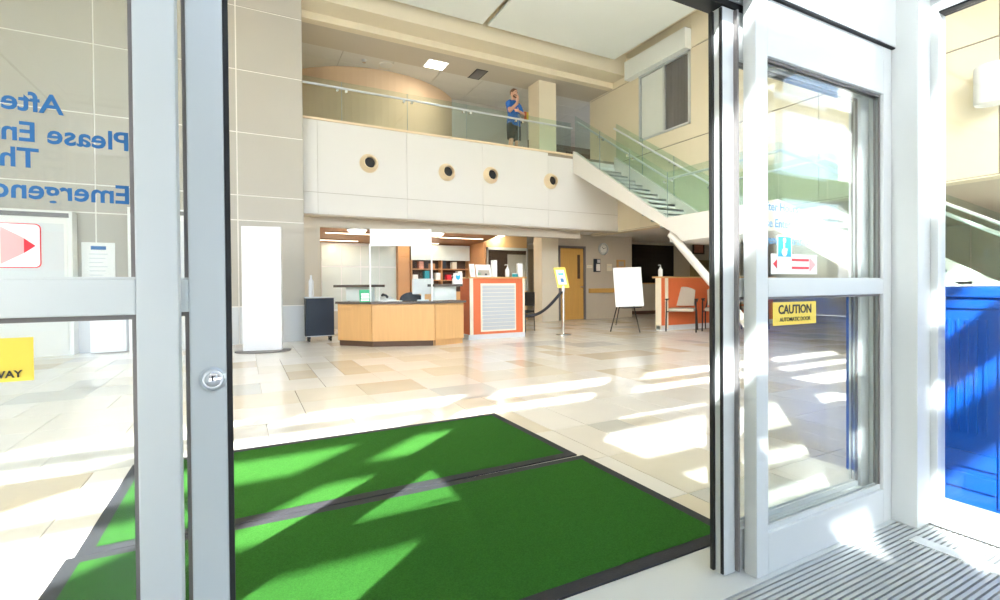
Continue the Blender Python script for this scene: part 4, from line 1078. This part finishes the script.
# ---------------------------------------------------------------- person on the balcony
def fuse(name, mb, mat, parent, vox, smooth=4):
    """join overlapping limbs into one continuous surface"""
    ob = link(name, mb.mesh(name, mat), parent)
    m = ob.modifiers.new('remesh', 'REMESH'); m.mode = 'VOXEL'; m.voxel_size = vox; m.use_smooth_shade = True
    q = ob.modifiers.new('smooth', 'SMOOTH'); q.iterations = smooth; q.factor = .5
    dg = bpy.context.evaluated_depsgraph_get(); nm = bpy.data.meshes.new_from_object(ob.evaluated_get(dg))
    ob.modifiers.clear(); ob.data = nm; nm.name = name
    nm.materials.clear(); nm.materials.append(mat)
    for f in nm.polygons: f.use_smooth = True
    return ob
def ell(mb, c, r, n=14, m=10):
    return mb.add([(c[0] + r[0] * math.sin(math.pi * (i + .02) / (m + .04)) * math.cos(2 * math.pi * k / n), c[1] + r[1] * math.sin(math.pi * (i + .02) / (m + .04)) * math.sin(2 * math.pi * k / n), c[2] + r[2] * math.cos(math.pi * (i + .02) / (m + .04))) for i in range(m + 1) for k in range(n)],
        [(i * n + k, i * n + (k + 1) % n, (i + 1) * n + (k + 1) % n, (i + 1) * n + k) for i in range(m) for k in range(n)] + [tuple(range(n)), tuple(range(m * n, m * n + n))])
def otube(mb, pts, n=18):      # elliptical rings: (centre, rx, ry)
    vs = [(c[0] + rx * math.cos(2 * math.pi * k / n), c[1] + ry * math.sin(2 * math.pi * k / n), c[2]) for c, rx, ry in pts for k in range(n)]
    return mb.add(vs, [(i * n + k, i * n + (k + 1) % n, (i + 1) * n + (k + 1) % n, (i + 1) * n + k) for i in range(len(pts) - 1) for k in range(n)] + [tuple(range(n)), tuple(range((len(pts) - 1) * n, len(pts) * n))])
PY = 10.98; p = on_y(513.5, 110, PY); zh = on_y(514, 89, PY).z
H = zh - 4.28; S = H / 1.78
t = thing('person', 'person in a blue t-shirt and dark shorts leaning by the balcony rail, hand at chin', 'person', (p.x, PY, 4.28), R(20))
t.scale = (S, S, S)
bm_ = MB()
otube(bm_, [((0, 0, .82), .13, .10), ((0, 0, .95), .155, .11), ((0, 0, 1.1), .14, .10), ((0, 0, 1.3), .165, .11), ((0, 0, 1.42), .15, .09), ((0, -.005, 1.47), .06, .06), ((0, -.015, 1.58), .055, .058)])
ell(bm_, (0, -.02, 1.66), (.076, .098, .12)); ell(bm_, (0, -.105, 1.645), (.013, .022, .022))
for s_x in (-1, 1): ell(bm_, (s_x * .079, -.01, 1.655), (.012, .02, .03))
bm_.tube([(-.16, 0, 1.41), (-.2, -.01, 1.36), (-.25, -.10, 1.15)], [.06, .055, .043], 12); ell(bm_, (-.25, -.10, 1.15), (.045, .045, .045))
bm_.tube([(-.25, -.10, 1.15), (-.14, -.24, 1.32), (-.055, -.19, 1.50)], [.043, .038, .027], 12)
ell(bm_, (-.045, -.175, 1.525), (.036, .03, .042))
for k in range(4):
    bm_.tube([(-.062 + .016 * k, -.18, 1.53), (-.055 + .017 * k, -.17, 1.575 - .006 * k), (-.05 + .017 * k, -.135, 1.60 - .01 * k)], [.0115, .0105, .009], 8)
bm_.tube([(-.072, -.17, 1.52), (-.085, -.13, 1.55), (-.08, -.1, 1.575)], [.012, .011, .009], 8)
bm_.tube([(.16, 0, 1.41), (.2, -.01, 1.36), (.26, -.08, 1.13)], [.06, .055, .043], 12); ell(bm_, (.26, -.08, 1.13), (.045, .045, .045))
bm_.tube([(.26, -.08, 1.13), (.12, -.22, 1.13), (-.05, -.23, 1.15)], [.043, .038, .027], 12)
ell(bm_, (-.09, -.225, 1.155), (.045, .022, .036))
for k in range(4):
    bm_.tube([(-.12, -.228, 1.18 - .017 * k), (-.16 + .006 * k, -.215, 1.18 - .017 * k), (-.185 + .01 * k, -.185, 1.178 - .017 * k)], [.0115, .0105, .009], 8)
bm_.tube([(-.085, -.23, 1.185), (-.105, -.235, 1.215), (-.125, -.22, 1.235)], [.012, .011, .009], 8)
for xx, xf in ((-.10, -.12), (.11, .16)):
    bm_.tube([(xx, 0, .92), (xx * 1.02, -.005, .7), (xx * 1.1, -.015, .49), (xx * 1.12, .01, .34), (xf, .02, .08)], [.095, .085, .058, .058, .04], 14)
    bm_.tube([(xf, .04, .05), (xf, -.12, .035)], [.04, .035], 12)
body = fuse('body', bm_, M_skin, t, .0075, 3)
sh = MB()
otube(sh, [((0, 0, .83), .2, .155), ((0, 0, .95), .192, .15), ((0, 0, 1.12), .168, .13), ((0, 0, 1.3), .188, .134), ((0, 0, 1.42), .17, .11), ((0, 0, 1.475), .085, .075)])
for s_x, e in ((-1, (-.238, -.07, 1.225)), (1, (.243, -.05, 1.215))): sh.tube([(s_x * .13, 0, 1.40), (s_x * .2, -.01, 1.36), e], [.085, .08, .072], 14)
fuse('t_shirt', sh, M_shirt, t, .012, 5)
sp = MB()
otube(sp, [((0, 0, .78), .17, .125), ((0, 0, .88), .188, .145), ((0, 0, 1.0), .182, .142)])
for xx in (-.10, .11): sp.tube([(xx * .9, 0, .88), (xx, -.003, .72), (xx * 1.1, -.01, .5)], [.115, .112, .1], 16)
fuse('shorts', sp, M_shorts, t, .012, 4)
hr = MB(); nlat, nlon = 8, 16
for i in range(nlat + 1):
    a = math.pi * .62 * i / nlat
    for k in range(nlon):
        b = 2 * math.pi * k / nlon; front = max(0, -math.sin(b)); aa = a * (1 - .42 * front)
        hr.v.append((.085 * math.sin(aa) * math.cos(b), -.012 + .105 * math.sin(aa) * math.sin(b), 1.68 + .105 * math.cos(aa)))
for i in range(nlat):
    for k in range(nlon): hr.f.append((i * nlon + k, i * nlon + (k + 1) % nlon, (i + 1) * nlon + (k + 1) % nlon, (i + 1) * nlon + k))
hr.build('hair', M_hair, t, 0, True)
bd_ = MB().lathe([(.02, -.05), (.05, -.03), (.06, 0), (.058, .03)], (0, -.05, 1.578), 14).build('beard', M_hair, t, 0, True)
for s in (-1, 1):
    MB().lathe([(.002, -.009), (.009, -.004), (.009, .004), (.002, .009)], (s * .03, -.108, 1.672), 10, 'y').build('eye', M_ink, t, 0, True)
    x_ = -.12 if s < 0 else .16
    MB().box(x_ - .045, x_ + .045, -.2, .07, 0, .08).build('shoe', M_shoe, t, .025)
    MB().tube([(x_, .02, .07), (x_, .02, .2)], .05, 10).build('sock', M_socks, t, 0, True)
MB().box(-.025, .025, -.116, -.1, 1.60, 1.608).build('mouth', M_red if False else M_pink, t)
